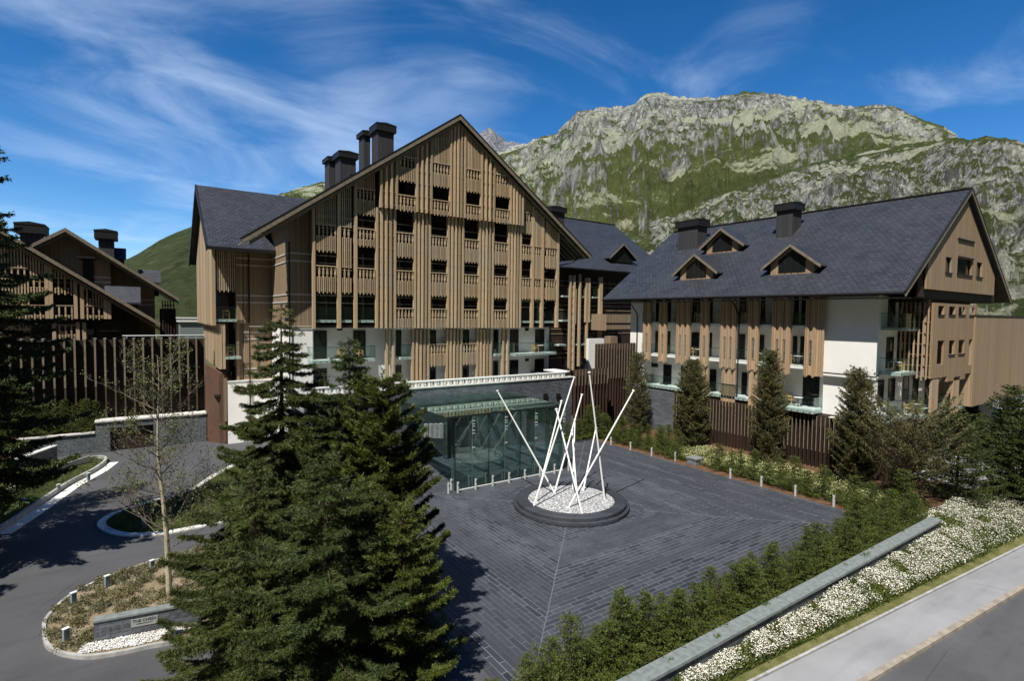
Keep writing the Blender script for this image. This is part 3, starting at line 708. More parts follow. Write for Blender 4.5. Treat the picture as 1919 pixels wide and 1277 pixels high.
# ------------------------------------------------------------------ right hand building
rb = thing('white_and_timber_hotel_wing', (51, 28, 0), 'long hotel wing on the right with slate roof, white walls and warm slat screens', 'building')
EX, EZ, RRX, RRZ = 40.0, 12.83, 51.1, 20.84
rp = (RRZ-EZ)/(RRX-EX)
def rz(x): return RRZ-rp*abs(x-RRX)
GY = 14.4
mb = MB(); mb.prism([(43.25, 16.95, 3.9), (60.2, 16.95, 3.9), (60.2, 16.95, rz(60.2)-.3), (RRX, 16.95, RRZ-.35), (43.25, 16.95, rz(43.25)-.3)], (0, 22.3, 0)); mb.build('wall', M['darkwood'], rb)
mb = MB(); mb.box(43.1, 43.24, 16.9, 38.9, 3.95, 12.75); mb.build('wall', M['white'], rb)['label'] = 'white loggia back wall'
def wwall(f):
    q = MB(); f(q); return q.build('white_wall', M['white'], rb)
mb = MB(); mb.prism([(41.62, 16.25, 7.0), (41.62, 19.8, 7.0), (43.1, 19.8, 7.0), (43.1, 16.7, 7.0), (42.05, 16.7, 7.0)], (0, 0, 5.85))
mb.prism([(41.95, 16.6, 3.95), (41.95, 19.85, 3.95), (43.1, 19.85, 3.95), (43.1, 16.8, 3.95), (42.3, 16.8, 3.95)], (0, 0, 3.04))
wwall(lambda q: q.box(41.62, 43.1, 37.3, 38.9, 3.95, 12.75)); wwall(lambda q: q.box(42.05, 46.2, 16.72, 16.9, 3.95, 12.75))
mb.build('white_wall', M['white'], rb)
mb = MB(); mb.prism([(41.55, 16.2, 6.84), (41.55, 19.8, 6.84), (43.1, 19.8, 6.84), (43.1, 16.62, 6.84), (42.0, 16.6, 6.84)], (0, 0, .15)); mb.build('cornice', M['whitep'], rb)
mb = MB(); mb.prism([(41.58, 16.2, 6.995), (41.58, 19.8, 6.995), (43.1, 19.8, 6.995), (43.1, 16.62, 6.995), (42.02, 16.6, 6.995)], (0, 0, .09)); mb.build('cornice', M['dark'], rb)
# floors
mb = MB()
for z in (10.3, 7.2): mb.box(41.48, 43.1, 19.82, 37.3, z-.02, z+.2)
mb.build('balcony_slab', M['whitep'], rb)
def ybal(y0, y1, x0, zb, par=rb, x1=43.1, sides='LR', th=.22):
    s = MB(); s.box(x0, x1, y0, y1, zb, zb+th); o = s.build('balcony', M['slab'], par)
    g = MB(); n = max(1, int(round((y1-y0)/1.3)))
    for i in range(n): g.box(x0-.03, x0-.015, y0+(y1-y0)*i/n+.01, y0+(y1-y0)*(i+1)/n-.01, zb+.05, zb+1.2)
    if 'R' in sides: g.box(x0, x1-.6, y0-.03, y0-.015, zb+.05, zb+1.2)
    if 'L' in sides: g.box(x0, x1-.6, y1+.015, y1+.03, zb+.05, zb+1.2)
    g.build('glass_railing', M['glassrail'], o)
    h = MB(); h.box(x0-.045, x0, y0, y1, zb+1.2, zb+1.23)
    for i in range(int((y1-y0)/.45)): h.box(x0-.035, x0-.003, y0+.2+i*.45, y0+.26+i*.45, zb+.07, zb+.13)
    h.build('handrail', M['black'], o); return o
g = MB(); g.box(41.46, 41.475, 19.9, 37.2, 10.5, 11.45); g.box(41.46, 41.475, 19.9, 37.2, 7.4, 8.35); g.build('glass_railing', M['glassrail'], rb)
h = MB(); h.box(41.44, 41.5, 19.9, 37.2, 11.45, 11.48); h.box(41.44, 41.5, 19.9, 37.2, 8.35, 8.38); h.build('handrail', M['black'], rb)
yl = lambda px, X=41.5: ys(px, X)
ybal(yl(1302), yl(1216), 41.3, 4.12); ybal(yl(1404), yl(1328), 41.3, 4.12, sides=''); 
ya, yb = ys(1524, 40.6, 765), ys(1463, 40.6, 750); ybal(ya, yb, 40.6, 4.0)
mb = MB(); mb.box(41.62, 43.1, 19.85, 37.3, 3.95, 4.1); mb.build('floor', M['dark'], rb)
# slat clusters on the long side
SX = 41.2
for k, (a, b) in enumerate(((1204.6, 1217.9), (1234, 1248), (1266.3, 1291.5), (1311.8, 1326.8), (1349, 1377.7), (1401.5, 1420.2), (1445.3, 1480), (1508, 1529))):
    y0, y1 = ys(b, SX), ys(a, SX); mb = MB(); n = (2, 2, 3, 2, 3, 2, 3, 2)[k]; wf = .34
    wd_ = (y1-y0)/n*.66
    for i in range(n):
        yy = y0+(y1-y0-wd_)*(i/(max(1, n-1))); yy2 = yy+wd_
        for q in range(3): mb.box(SX-.05-(.06 if q == 1 else 0), SX+.18, yy+wd_/3*q+.004, yy+wd_/3*(q+1)-.004, 6.72-(q % 2)*.1, 12.5+(.1 if q == 1 else 0))
    if n > 1:     # boards between the posts, with a slit
        for i in range(n-1):
            a_ = y0+(y1-y0-wd_)*(i/(n-1))+wd_; b_ = y0+(y1-y0-wd_)*((i+1)/(n-1))
            for (c0, c1) in ((6.8, 7.5), (9.4, 12.4)): 
                mb.box(SX+.05, SX+.1, a_+.02, b_-.02, c0, c1)
    for z in (7.7, 9.5, 11.2): mb.box(SX+.11, SX+.14, y0, y1, z-.02, z+.02)
    mb.build('slat_screen', M['slatR'], rb)
mb = MB(); y0, y1 = ys(1543.5, SX), ys(1529, SX); slats(mb, y0, y1, SX, 6.75, 12.6, None, axis='Y', pitch=.19, wd=.15, rag=False); mb.build('slat_screen', M['slatR'], rb)
for a, b in ((1317, 1329), (1353, 1380), (1405, 1421)):
    y0, y1 = ys(b, SX+.1), ys(a, SX+.1); mb = MB(); slats(mb, y0, y1, SX+.1, 3.5, 6.6, None, axis='Y', pitch=.27, wd=.23, dp=.15); mb.build('slat_screen', M['slatR'], rb)
# windows and doors behind the long balconies
for pa, pb in ((1228, 1240), (1246, 1256), (1296, 1310), (1325, 1334), (1384, 1396), (1424, 1432), (1486, 1494), (1500, 1512)):
    for z0 in (7.42, 10.52):
        window(ys(pb, 43.1), ys(pa, 43.1), 43.1, z0, z0+2.2, rb, axis='Y', mull=0)
for pa, pb in ((1243, 1258), (1276, 1290), (1330, 1342), (1390, 1400)): window(ys(pb, 43.1, 720), ys(pa, 43.1, 720), 43.1, 4.3, 6.3, rb, axis='Y', mull=0)
window(ys(1536, 43.1, 720), ys(1505, 43.1, 720), 43.1, 4.2, 6.7, rb, axis='Y', mull=1); 
window(ys(1233, 43.1, 690), ys(1217, 43.1, 690), 43.1, 5.9, 6.3, rb, axis='Y', mull=0)
# corner wall windows (white wall set back under the gable)
WY = 16.72
for a, b in ((1663, 1676), (1685, 1698), (1716, 1728)):
    xa, xb = xs(a, WY), xs(b, WY)
    for z0, z1 in ((7.5, 9.75), (10.5, 12.7)): window(xa, xb, WY, z0, z1, rb, mull=0)
for a, b, z0 in ((1650, 1661, 5.0), (1670, 1682, 5.0), (1697, 1708, 4.2), (1716, 1726, 4.2), (1739, 1750, 4.2), (1768, 1776, 4.2), (1787, 1800, 4.2)):
    window(xs(a, WY-.0), xs(b, WY), WY, z0, 6.7, rb, mull=0)
mb = MB(); mb.box(46.2, 56, WY, WY+.18, 3.95, 7.0); mb.build('white_wall', M['white'], rb)
balcony(43.3, 46.1, 15.4, WY, 7.1, rb, sides='LF'); balcony(43.3, 46.1, 15.4, WY, 10.25, rb, sides='LF')
balcony(45.2, 47.4, 14.9, WY, 3.95, rb, sides='LF'); balcony(48.9, 50.8, 14.9, WY, 3.95, rb, sides='LF'); balcony(52.6, 54.2, 14.9, WY, 3.95, rb, sides='LF')
# gable: boarded panel with three windows
def holed(par, y, th, outer, holes, m, name):
    """boarded wall: strips between holes (all rectangles), clipped under the roof line by 'outer'"""
    mb = MB(); xsn = sorted(set([outer[0], outer[1]]+[h[0] for h in holes]+[h[1] for h in holes]))
    fn = outer[3]; brk = [RRX]
    for b in brk:
        if outer[0] < b < outer[1]: xsn.append(b)
    xsn = sorted(xsn)
    for a, b in zip(xsn[:-1], xsn[1:]):
        hs = sorted([(h[2], h[3]) for h in holes if h[0] <= a+1e-6 and h[1] >= b-1e-6]); z = outer[2]
        for h0, h1 in hs:
            if h0 > z+.001: mb.prism([(a, y, z), (b, y, z), (b, y, h0), (a, y, h0)], (0, th, 0))
            z = h1
        mb.prism([(a, y, z), (b, y, z), (b, y, fn(b)), (a, y, fn(a))], (0, th, 0))
    return mb.build(name, M[m], par)
def wpx(x0, y0, x1, y1, Y=GY):
    a = at(x0, y0, Y=Y); b = at(x1, y1, Y=Y); return (a.x, b.x, min(a.z, b.z), max(a.z, b.z))
gt = lambda x: RRZ-.55-rp*abs(x-RRX)-.1
H = [wpx(1773, 481, 1783, 512), wpx(1795, 482, 1821, 517), wpx(1831, 491, 1840, 520), wpx(1795, 449, 1825, 456)]
holed(rb, GY, .14, (44.2, 58.55, 13.15, gt), H, 'boardw', 'gable_boarding')
mb = MB(); mb.prism([(43.3, 14.62, 12.6), (59.6, 14.62, 12.6), (59.6, 14.62, gt(59.6)), (RRX, 14.62, gt(RRX)), (43.3, 14.62, gt(43.3))], (0, .12, 0)); mb.build('gable_backing', M['darkwood'], rb)
for h in H[:3]: window(h[0], h[1], 14.61, h[2], h[3], rb, mull=0)
mb = MB(); 
for h in H[:3]: mb.box(h[0]-.05, h[1]+.05, GY-.08, GY+.02, h[2]-.09, h[2]-.003)
h = H[1]; mb.box(h[0], h[1]+.1, GY-.12, GY+.02, h[3]+.003, h[3]+.08); h = H[3]; mb.box(h[0], h[1], GY-.1, GY+.02, h[3]+.003, h[3]+.1)
mb.build('window_sill', M['dark'], rb)
# lower timber screen wall with two rows of windows
TY = 14.55
R1 = [wpx(1760, 550, 1769, 590, TY), wpx(1780.5, 550, 1790, 590, TY), wpx(1798.5, 550, 1808.5, 590, TY), wpx(1819, 550, 1826, 591, TY)]
R2 = [wpx(1757.5, 639, 1768, 683, TY), wpx(1779, 638.5, 1788.5, 664, TY), wpx(1797, 637.5, 1807, 662.5, TY), wpx(1816.5, 636.5, 1825, 683, TY)]
R1 = [(a, b, c, 12.05) for a, b, c, d in R1]
holed(rb, TY, .16, (xs(1750, TY), xs(1831, TY), 6.85, lambda x: 12.25), R1+R2, 'boardw', 'timber_screen')
q = wpx(1775, 700, 1808, 712, TY); mb = MB(); mb.box(q[0], q[1], TY, TY+.16, 6.45, 6.845); mb.build('timber_screen', M['boardw'], rb)
mb = MB()
for a, b, c, d in [r for r in R1+R2[1:3]]: mb.box(a-.05, b+.05, TY-.07, TY+.01, c-.07, c-.002)
mb.build('window_sill', M['dark'], rb)
mb = MB(); slats(mb, 14.7, 16.6, xs(1750, TY)-.12, 6.8, 12.5, None, axis='Y', pitch=.27, wd=.09, dp=.09); mb.build('slat_screen', M['slatR'], rb)
mb = MB(); slats(mb, xs(1725, 15.3), xs(1748, 14.9), 15.0, 6.8, 12.4, None, axis='X', pitch=.3, wd=.09); mb.build('slat_screen', M['slatR'], rb)
for a, b, z0 in ((1752.5, 1765, 3.75), (1793, 1804, 4.05)):
    mb = MB(); slats(mb, xs(a, TY), xs(b, TY), TY, z0, 6.7, None, pitch=.3, wd=.27, dp=.16); mb.build('timber_post', M['slatR'], rb)
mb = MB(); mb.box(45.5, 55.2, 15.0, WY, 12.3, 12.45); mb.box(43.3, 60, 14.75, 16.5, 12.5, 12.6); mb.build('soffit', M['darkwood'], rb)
# brown annex running off to the right
mb = MB(); mb.box(xs(1829, GY), 82, GY, 30, 4.15, 11.38); mb.build('annex_wall', M['boardann'], rb)
mb = MB(); mb.box(xs(1829, GY)-.03, 82, GY-.05, 14.9, 11.385, 11.47); mb.build('annex_coping', M['dark'], rb)
mb = MB(); mb.box(62.5, 66.5, 16.0, 22, 0, 4.13); mb.build('annex_pier', M['darkg2'] if 'darkg2' in M else M['black'], rb)
# roof
mb = MB(); ro = []
for xe in (EX, 2*RRX-EX):
    mb.prism([(RRX, 14.15, RRZ), (xe, 14.15, EZ), (xe, 41.4, EZ), (RRX, 41.4, RRZ)], (0, 0, -.22))
rroof = mb.build('roof', M['tileY'], rb)
mb = MB()
for xe in (EX-.05, 2*RRX-EX+.05):
    mb.prism([(RRX, 14.08, RRZ+.08), (xe, 14.08, EZ+.05), (xe, 14.08, EZ-.06), (RRX, 14.08, RRZ-.03)], (0, .12, 0))
mb.box(RRX-.15, RRX+.15, 14.1, 41.4, RRZ-.02, RRZ+.09)
mb.build('ridge_cap', M['dark'], rroof)
mb = MB()
for xe in (EX, 2*RRX-EX):
    mb.prism([(RRX, 14.1, RRZ-.05), (xe, 14.1, EZ-.07), (xe, 14.1, EZ-.32), (RRX, 14.1, RRZ-.32)], (0, .06, 0))
mb.build('rake_board', M['rake'], rb)
mb = MB(); mb.tube([(EX-.06, 14.2, EZ-.1), (EX-.06, 41.4, EZ-.1)], .08, 8); mb.box(EX, 41.4, 14.3, 41.3, EZ-.42, EZ-.36); mb.build('gutter', M['dark'], rb)
mb = MB()
for i in range(12): y = 14.35+i*.0; x = 59.2+i*.24; mb.beam((x, 14.3, rz(x)-.3), (x, 18, rz(x)-.3), .08, .14)
mb.build('rafter', M['rake'], rb)
for px0, px1 in ((1192.5, 605), (1383, 650)):
    y = ys(px0, 41.4); mb = MB(); mb.tube([(40.1, y, 12.5), (40.7, y, 12.1), (41.4, y, 11.3), (41.45, y, 10.8), (41.45, y, 4.2)], .055, 8); mb.build('downpipe', M['dark'], rb)
def chim_roof(pa, pb, py_b, py_t, py_c, X0, dx, dy):
    y1, y0 = at(pa, py_b, X=X0).y, at(pb, py_b, X=X0).y; z1 = at((pa+pb)/2, py_t, X=X0).z; zc = at((pa+pb)/2, py_c, X=X0).z
    chimney(X0, X0+dx, y0, y1, rz(X0)-.3, z1, rroof, cap=.2, ch=zc-z1)
chim_roof(1269, 1306, 470, 426, 411, 47.3, 1.6, 0); chim_roof(1454, 1484, 446, 395, 379, 47.55, 1.5, 0)
def roofx(px, py):
    v = ray(px, py); t = (EZ-rp*EX-11)/(v.z-rp*v.x); return CAMPOS+v*t
def dormer(apex, base, L, R, root, name='dormer'):
    X0 = roofx(*base).x; Xf = X0-.35
    A = at(*apex, X=Xf); l = at(*L, X=Xf); r = at(*R, X=Xf); ze = (l.z+r.z)/2; zb = rz(X0)
    yl_, yr_ = l.y, r.y; ym = A.y; ex = lambda z: RRX-(RRZ-z)/rp
    mb = MB()
    for ye in (yl_, yr_):
        mb.prism([(Xf, ym, A.z), (Xf, ye, ze), (ex(ze)+.05, ye, ze), (ex(A.z)+.05, ym, A.z)], (0, 0, -.1))
    o = mb.build(name, M['tileX'], root)
    mb = MB()
    for ye in (yl_, yr_): mb.prism([(Xf-.05, ym, A.z+.02), (Xf-.05, ye, ze+.02), (Xf-.05, ye, ze-.2), (Xf-.05, ym, A.z-.2)], (.06, 0, 0))
    mb.build('dormer_rake', M['rake'], o)
    w2 = abs(yl_-ym)*.74; k = (A.z-ze)/abs(yl_-ym)
    mb = MB(); mb.prism([(X0, ym-w2, zb-.2), (X0, ym+w2, zb-.2), (X0, ym+w2, A.z-k*w2-.1), (X0, ym, A.z-.1), (X0, ym-w2, A.z-k*w2-.1)], (.06, 0, 0))
    mb.prism([(X0+.06, ym+w2, zb-.2), (X0+.06, ym+w2, A.z-k*w2-.1), (ex(A.z-k*w2-.1)+.1, ym+w2, A.z-k*w2-.1)], (0, -.06, 0)); mb.prism([(X0+.06, ym-w2, zb-.2), (X0+.06, ym-w2, A.z-k*w2-.1), (ex(A.z-k*w2-.1)+.1, ym-w2, A.z-k*w2-.1)], (0, .06, 0))
    mb.build('dormer_wall', M['boardw'], o)
    g = MB(); w3 = w2*.62; g.prism([(X0-.02, ym-w3, zb+.12), (X0-.02, ym+w3, zb+.12), (X0-.02, ym+w3, A.z-k*w3-.35), (X0-.02, ym, A.z-.4), (X0-.02, ym-w3, A.z-k*w3-.35)], (.016, 0, 0)); g.build('dormer_window', M['win'], o)
    f = MB()
    for s in (-.5, 0, .5): f.box(X0-.05, X0-.022, ym+s*w3-.03, ym+s*w3+.03, zb+.1, A.z-k*abs(s)*w3-.42)
    f.build('dormer_frame', M['dark'], o)
dormer((1301, 476), (1300, 524), (1260.4, 515.4), (1343.8, 510.2), rroof); dormer((1350.2, 427.9), (1350, 474), (1310.5, 467), (1393.7, 457.5), rroof); dormer((1480.8, 458), (1482, 514), (1426.3, 502.8), (1538, 497.4), rroof)

# fins, stone base and dark box under the right wing
base = thing('fin_screen', (41, 26, 0), 'dark brown vertical fin screen below the balconies of the right hand wing', 'screen')
mb = MB(); y = 17.6
while y < 32.8: mb.box(40.95, 41.25, y, y+.05, 0, 3.86); y += .30
mb.build('fins', M['slatfin'], base)
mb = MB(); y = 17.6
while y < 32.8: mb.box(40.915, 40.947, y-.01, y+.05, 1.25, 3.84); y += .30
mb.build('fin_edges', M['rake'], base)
mb = MB(); mb.box(41.4, 43.2, 15.5, 33.0, 0, 3.9); mb.build('backing', M['darkwood'], base)
mb = MB(); mb.box(40.9, 41.35, 17.55, 18.9, 3.865, 3.93); mb.build('top_cap', M['copew'], base)
t = thing('stone_plinth', (41.5, 36, 0), 'dark slate stone plinth under the far end of the right wing', 'wall'); mb = MB(); mb.box(41.4, 43.2, 33.05, 39, 0, 3.93); mb.build('stone_face', M['stone'], t)
t = thing('ribbed_metal_box', (43, 15.3, 0), 'dark ribbed box shaped garage entrance below the corner of the right wing', 'entrance')
mb = MB(); mb.box(41.35, 46.2, 15.3, 17.5, 0, 4.05); mb.build('box_wall', M['darkwood'], t)
mb = MB(); x = 41.36
while x < 46.2: mb.box(x, x+.05, 15.2, 15.3, .0, 4.05); x += .19
y = 15.35
while y < 17.5: mb.box(41.27, 41.35, y, y+.05, 0, 4.05); y += .19
mb.build('ribs', M['slatd'], t)
mb = MB(); mb.box(41.25, 46.25, 15.15, 17.5, 4.06, 4.13); mb.build('top_cap', M['cope'], t)
mb = MB(); mb.box(46.25, 62.4, 18.0, 18.3, 0, 3.9); mb.box(46.2, 46.3, 15.4, 18., 0, 3.9); mb.build('recess_wall', M['darkwood'], t)
mb = MB(); x = 46.4
while x < 62: mb.box(x, x+.05, 17.92, 18.0, 0, 3.9); x += .25
mb.build('ribs', M['slatd'], t)
# brown fin fences between the entrance wall and the right wing
def finfence(name, label, a, b, zt, m='slatfin', pitch=.36, wd=.06, dp=.3, z0=0., gapback=True, caps=False, cat='fence', edge=0):
    a = Vector((*a, 0)); b = Vector((*b, 0)); d = (b-a); Ln = d.length; d.normalize(); nrm = Vector((d.y, -d.x, 0))
    t = thing(name, (a.x, a.y, z0), label, cat); mb = MB(); cp = MB(); n = int(Ln/pitch)
    for i in range(n+1):
        p = a+d*(Ln*i/n); q = [p-d*wd/2, p+d*wd/2, p+d*wd/2+nrm*dp, p-d*wd/2+nrm*dp]; mb.prism([(v.x, v.y, z0) for v in q], (0, 0, zt-z0))
        if caps: q = [p-d*.09, p+d*.09, p+d*.09+nrm*(dp+.03), p-d*.09+nrm*(dp+.03)]; cp.prism([(v.x, v.y, zt+.003) for v in q], (0, 0, .09))
    mb.build('fins', M[m], t)
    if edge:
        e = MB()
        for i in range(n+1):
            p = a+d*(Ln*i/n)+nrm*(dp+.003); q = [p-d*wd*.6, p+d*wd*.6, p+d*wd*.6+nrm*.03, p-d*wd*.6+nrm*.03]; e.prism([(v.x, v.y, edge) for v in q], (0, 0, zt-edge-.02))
        e.build('fin_edges', M['rake'], t)  # paler strips: sunlight on the upper fin fronts, put in as colour
    if gapback:
        k = MB(); q = [a, b, b-nrm*.06, a-nrm*.06]; k.prism([(v.x, v.y, z0) for v in q], (0, 0, zt-z0-.05)); k.build('backing', M['darkwood'], t)
    if caps: cp.build('fin_caps', M['cope'], t)
    return t
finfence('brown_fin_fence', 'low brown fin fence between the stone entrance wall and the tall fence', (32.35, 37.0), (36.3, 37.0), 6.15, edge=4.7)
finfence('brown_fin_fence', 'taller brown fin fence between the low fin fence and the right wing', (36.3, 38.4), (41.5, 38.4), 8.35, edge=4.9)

# ------------------------------------------------------------------ middle building behind
mbd = thing('dark_timber_house', (50, 58, 0), 'dark timber hotel block with slate roof in the gap between the two big buildings', 'building')
mz = lambda y: 26.1-.71*abs(y-64.6)
mb = MB(); mb.prism([(36, 53.6, 0), (36, 75.6, 0), (36, 75.6, mz(75.6)-.3), (36, 64.6, 25.7), (36, 53.6, mz(53.6)-.3)], (27.6, 0, 0)); mb.build('wall', M['darkwood'], mbd)
mb = MB()
for ye in (52, 77.2): mb.prism([(34.5, 64.6, 26.1), (64.6, 64.6, 26.1), (64.6, ye, mz(ye)), (34.5, ye, mz(ye))], (0, 0, -.28))
mr_ = mb.build('roof', M['tileX'], mbd)
mb = MB(); mb.box(34.5, 64.6, 64.45, 64.75, 26.08, 26.2); mb.build('ridge_cap', M['dark'], mr_); mb = MB(); mb.tube([(34.5, 51.95, mz(52)-.1), (64.6, 51.95, mz(52)-.1)], .08, 6); mb.build('gutter', M['dark'], mbd)
q0 = at(1034, 396, Y=58); q1 = at(1058, 396, Y=58); chimney(q0.x, q1.x, 58, 59.5, 19, q0.z, mr_, cap=.25, ch=.8)
def dormerY(apex, L, R, root, pitch_z):   # faces -Y
    v = ray(1170, 494); Yb = (lambda t: (v*t).y)((26.1-.71*64.6-11)/(v.z-.71*v.y))-.5; A = at(*apex, Y=Yb); l = at(*L, Y=Yb); r = at(*R, Y=Yb); ze = (l.z+r.z)/2; ey = lambda z: 64.6-(26.1-z)/.71
    mb = MB()
    for xe in (l.x, r.x): mb.prism([(A.x, Yb, A.z), (xe, Yb, ze), (xe, max(ey(ze), Yb+.1)+.1, ze), (A.x, ey(A.z)+.1, A.z)], (0, 0, -.1))
    o = mb.build('dormer', M['tileY'], root); mb = MB()
    for xe in (l.x, r.x): mb.prism([(A.x, Yb-.04, A.z+.02), (xe, Yb-.04, ze+.02), (xe, Yb-.04, ze-.2), (A.x, Yb-.04, A.z-.2)], (0, .06, 0))
    mb.build('dormer_rake', M['rake'], o); w2 = abs(r.x-A.x)*.72; k = (A.z-ze)/abs(r.x-A.x); zb = ze-.5
    mb = MB(); mb.prism([(A.x-w2, Yb+.3, zb), (A.x+w2, Yb+.3, zb), (A.x+w2, Yb+.3, A.z-k*w2-.1), (A.x, Yb+.3, A.z-.1), (A.x-w2, Yb+.3, A.z-k*w2-.1)], (0, .1, 0)); mb.build('dormer_wall', M['win'], o)
dormerY((1169.7, 456.6), (1143, 484), (1195.2, 486.4), mr_, .71)
for a, b, z0, z1 in ((1096, 1104, 10.2, 16), (1121.5, 1127, 7.4, 16.2), (1098, 1101, 5.5, 16), (1066, 1076, 4, 16.2), (1075.5, 1078, 10, 14.5), (1084, 1088, 4.5, 16.4)):
    mb = MB(); posts(mb, xs(a, 52.6), xs(b, 52.6), 52.5, z0, z1, None, wide=.24, pitch=.45); mb.build('slat_panel', M['slat'], mbd)
for a, b, z in ((1052, 1070, 13.4), (1084, 1096, 13.4), (1108, 1120, 13.4), (1052, 1070, 10.3), (1106, 1119, 10.3), (1079, 1110, 7.2), (1046, 1060, 7.2)):
    balcony(xs(a, 52.9), xs(b, 52.9), 52.7, 53.58, z, mbd, sides='F', hr=False)
for px in (1060, 1088, 1112, 1142, 1160):
    for z in (4.4, 7.5, 10.6, 13.7): window(xs(px-5, 53.6), xs(px+5, 53.6), 53.58, z, z+2.2, mbd, mull=0)
mb = MB()
for z in (5.6, 6.2, 8.7, 9.3, 11.8, 12.4, 14.9, 15.5): mb.box(36, 63.5, 53.53, 53.58, z-.05, z+.05)
mb.build('wall_band', M['board'], mbd)
mb = MB(); mb.box(xs(1136, 50), xs(1182, 50), 50, 53.5, 9.2, 11.3); mb.build('bay_wall', M['board'], mbd)
mb = MB(); mb.box(xs(1136, 50), xs(1182, 50), 49.94, 50, 10.1, 10.2); mb.box(xs(1136, 50), xs(1182, 50), 49.94, 50, 9.3, 9.36); mb.build('wall_band', M['dark'], mbd)
mb = MB(); mb.box(xs(1144, 49), xs(1158, 49), 49, 50, 7.2, 8.5); mb.build('bay_panel', M['board'], mbd)
mb = MB(); mb.box(xs(1104, 48), xs(1133, 48), 48, 48.4, 2.5, 8.3); mb.build('low_wall', M['white'], mbd)

# ------------------------------------------------------------------ left hand houses, fence, garage
h1 = thing('left_gabled_house', (-6, 60, 0), 'timber slatted gabled house with balustrades behind the left fin fence', 'building')
Y1 = 60; A1x, A1z = -9.8, 17.95+.0
k1 = .7066; e1 = at(50, 458, Y=Y1); z1f = lambda x: e1.z-k1*(x-e1.x) if x > -9.8 else (e1.z-k1*(-9.8-e1.x))-k1*(-9.8-x)
xr = at(300, 605, Y=Y1).x
mb = MB()
mb.prism([(-9.8, Y1, z1f(-9.8)), (xr, Y1, z1f(xr)), (xr, Y1+20, z1f(xr)), (-9.8, Y1+20, z1f(-9.8))], (0, 0, -.25)); mb.prism([(-9.8, Y1, z1f(-9.8)), (-20, Y1, z1f(-20)), (-20, Y1+20, z1f(-20)), (-9.8, Y1+20, z1f(-9.8))], (0, 0, -.25))
r1 = mb.build('roof', M['tileY'], h1)
mb = MB()
for xe in (xr, -20): 
    mb.prism([(-9.8, Y1-.06, z1f(-9.8)), (xe, Y1-.06, z1f(xe)), (xe, Y1-.06, z1f(xe)-.34), (-9.8, Y1-.06, z1f(-9.8)-.34)], (0, .07, 0))
    mb.prism([(-9.8, Y1+.5, z1f(-9.8)-.5), (xe, Y1+.5, z1f(xe)-.5), (xe, Y1+.5, z1f(xe)-.8), (-9.8, Y1+.5, z1f(-9.8)-.8)], (0, .07, 0))
mb.build('rake_board', M['rake'], h1)
W1 = Y1+2
xr1 = at(226, 590, Y=W1).x
mb = MB(); mb.prism([(-19, W1, 0), (xr1, W1, 0), (xr1, W1, z1f(xr1)-.3), (-9.8, W1, z1f(-9.8)-.3), (-19, W1, z1f(-19)-.3)], (0, 17, 0)); mb.prism([(xr1, W1+.4, 0), (xr-1.6, W1+.4, 0), (xr-1.6, W1+.4, z1f(xr-1.6)-.3), (xr1, W1+.4, z1f(xr1)-.3)], (0, 17, 0)); mb.build('wall', M['darkwood'], h1)
SY = Y1+.9; S_ = lambda px, py=560: xs(px, SY, py); tf = lambda x: z1f(x)-.75
zb1 = at(200, 597, Y=SY).z; zrl = at(120, 573, Y=SY).z; zop = at(120, 550, Y=SY).z
for a, b, kind in ((56, 83, 1), (101, 137, 1), (155, 193, 0)):
    x0, x1 = S_(a), S_(b); mb = MB()
    if kind: slats(mb, x0, x1, SY, zb1, zrl, None, (zrl,), pitch=.2, wd=.1); mb.build('balustrade', M['slat'], h1); mb = MB(); slats(mb, x0, x1, SY, zop, 30, tf, (zop+1.3,), pitch=.2, wd=.1); mb.build('balustrade', M['slat'], h1)
    else: slats(mb, x0, x1, SY, zb1, 30, tf, (zrl, zrl+1.5), pitch=.2, wd=.1); mb.build('balustrade', M['slat'], h1)
for a, b in ((84, 88), (92, 98), (138, 143), (150, 154), (193.5, 197.5), (201, 205.5)):
    mb = MB(); posts(mb, S_(a), S_(b), SY, zb1-.05, 30, tf, wide=.26, pitch=.6); mb.build('slat_panel', M['slat'], h1)
mb = MB(); slats(mb, S_(2), S_(56), SY, zb1, 30, tf, (zrl, zrl+3.1), pitch=.2, wd=.1); mb.build('balustrade', M['slat'], h1)
for a, b in ((100, 140),): mb = MB(); slats(mb, S_(a), S_(b), SY+.4, 8.6, zb1-.6, None, (zb1-.6,), pitch=.2, wd=.1); mb.build('balustrade', M['slat'], h1)
for a, b in ((95, 99), (140, 144), (152, 156)): mb = MB(); posts(mb, S_(a), S_(b), SY+.4, 7, zb1-.4, None, wide=.26, pitch=.6); mb.build('slat_panel', M['slat'], h1)
for a, b in ((101, 137), (56, 82)): window(S_(a), S_(b), W1-.02, zrl-.9, zop+.2, h1)
for a, b in ((162, 181), (206, 224)): q = wpx(a, 605, b, 628, W1); window(q[0], q[1], W1-.02, q[2], q[3], h1, mull=0)
mb = MB()
for z in (zb1-2.3, zb1-1.2): mb.box(S_(182), xr1, W1-.05, W1-.02, z, z+.08)
mb.build('wall_band', M['board'], h1)
q = wpx(197, 536, 262, 566, 63); h1d = MB(); h1d.prism([(q[0]-.5, 64.2, q[3]), (q[1], 64.2, q[3]), (q[1], 62, q[2]+.4), (q[0]-.5, 62, q[2]+.4)], (0, 0, -.2)); 
h2 = thing('left_rear_house', (-5, 74, 0), 'second timber gabled house with a narrow tall window rising behind the left slatted house', 'building')
Y2 = 72; a2 = at(122, 427, Y=Y2); z2 = lambda x: a2.z-.70*abs(x-a2.x); x2r = at(335, 560, Y=Y2).x; x2l = -16
mb = MB()
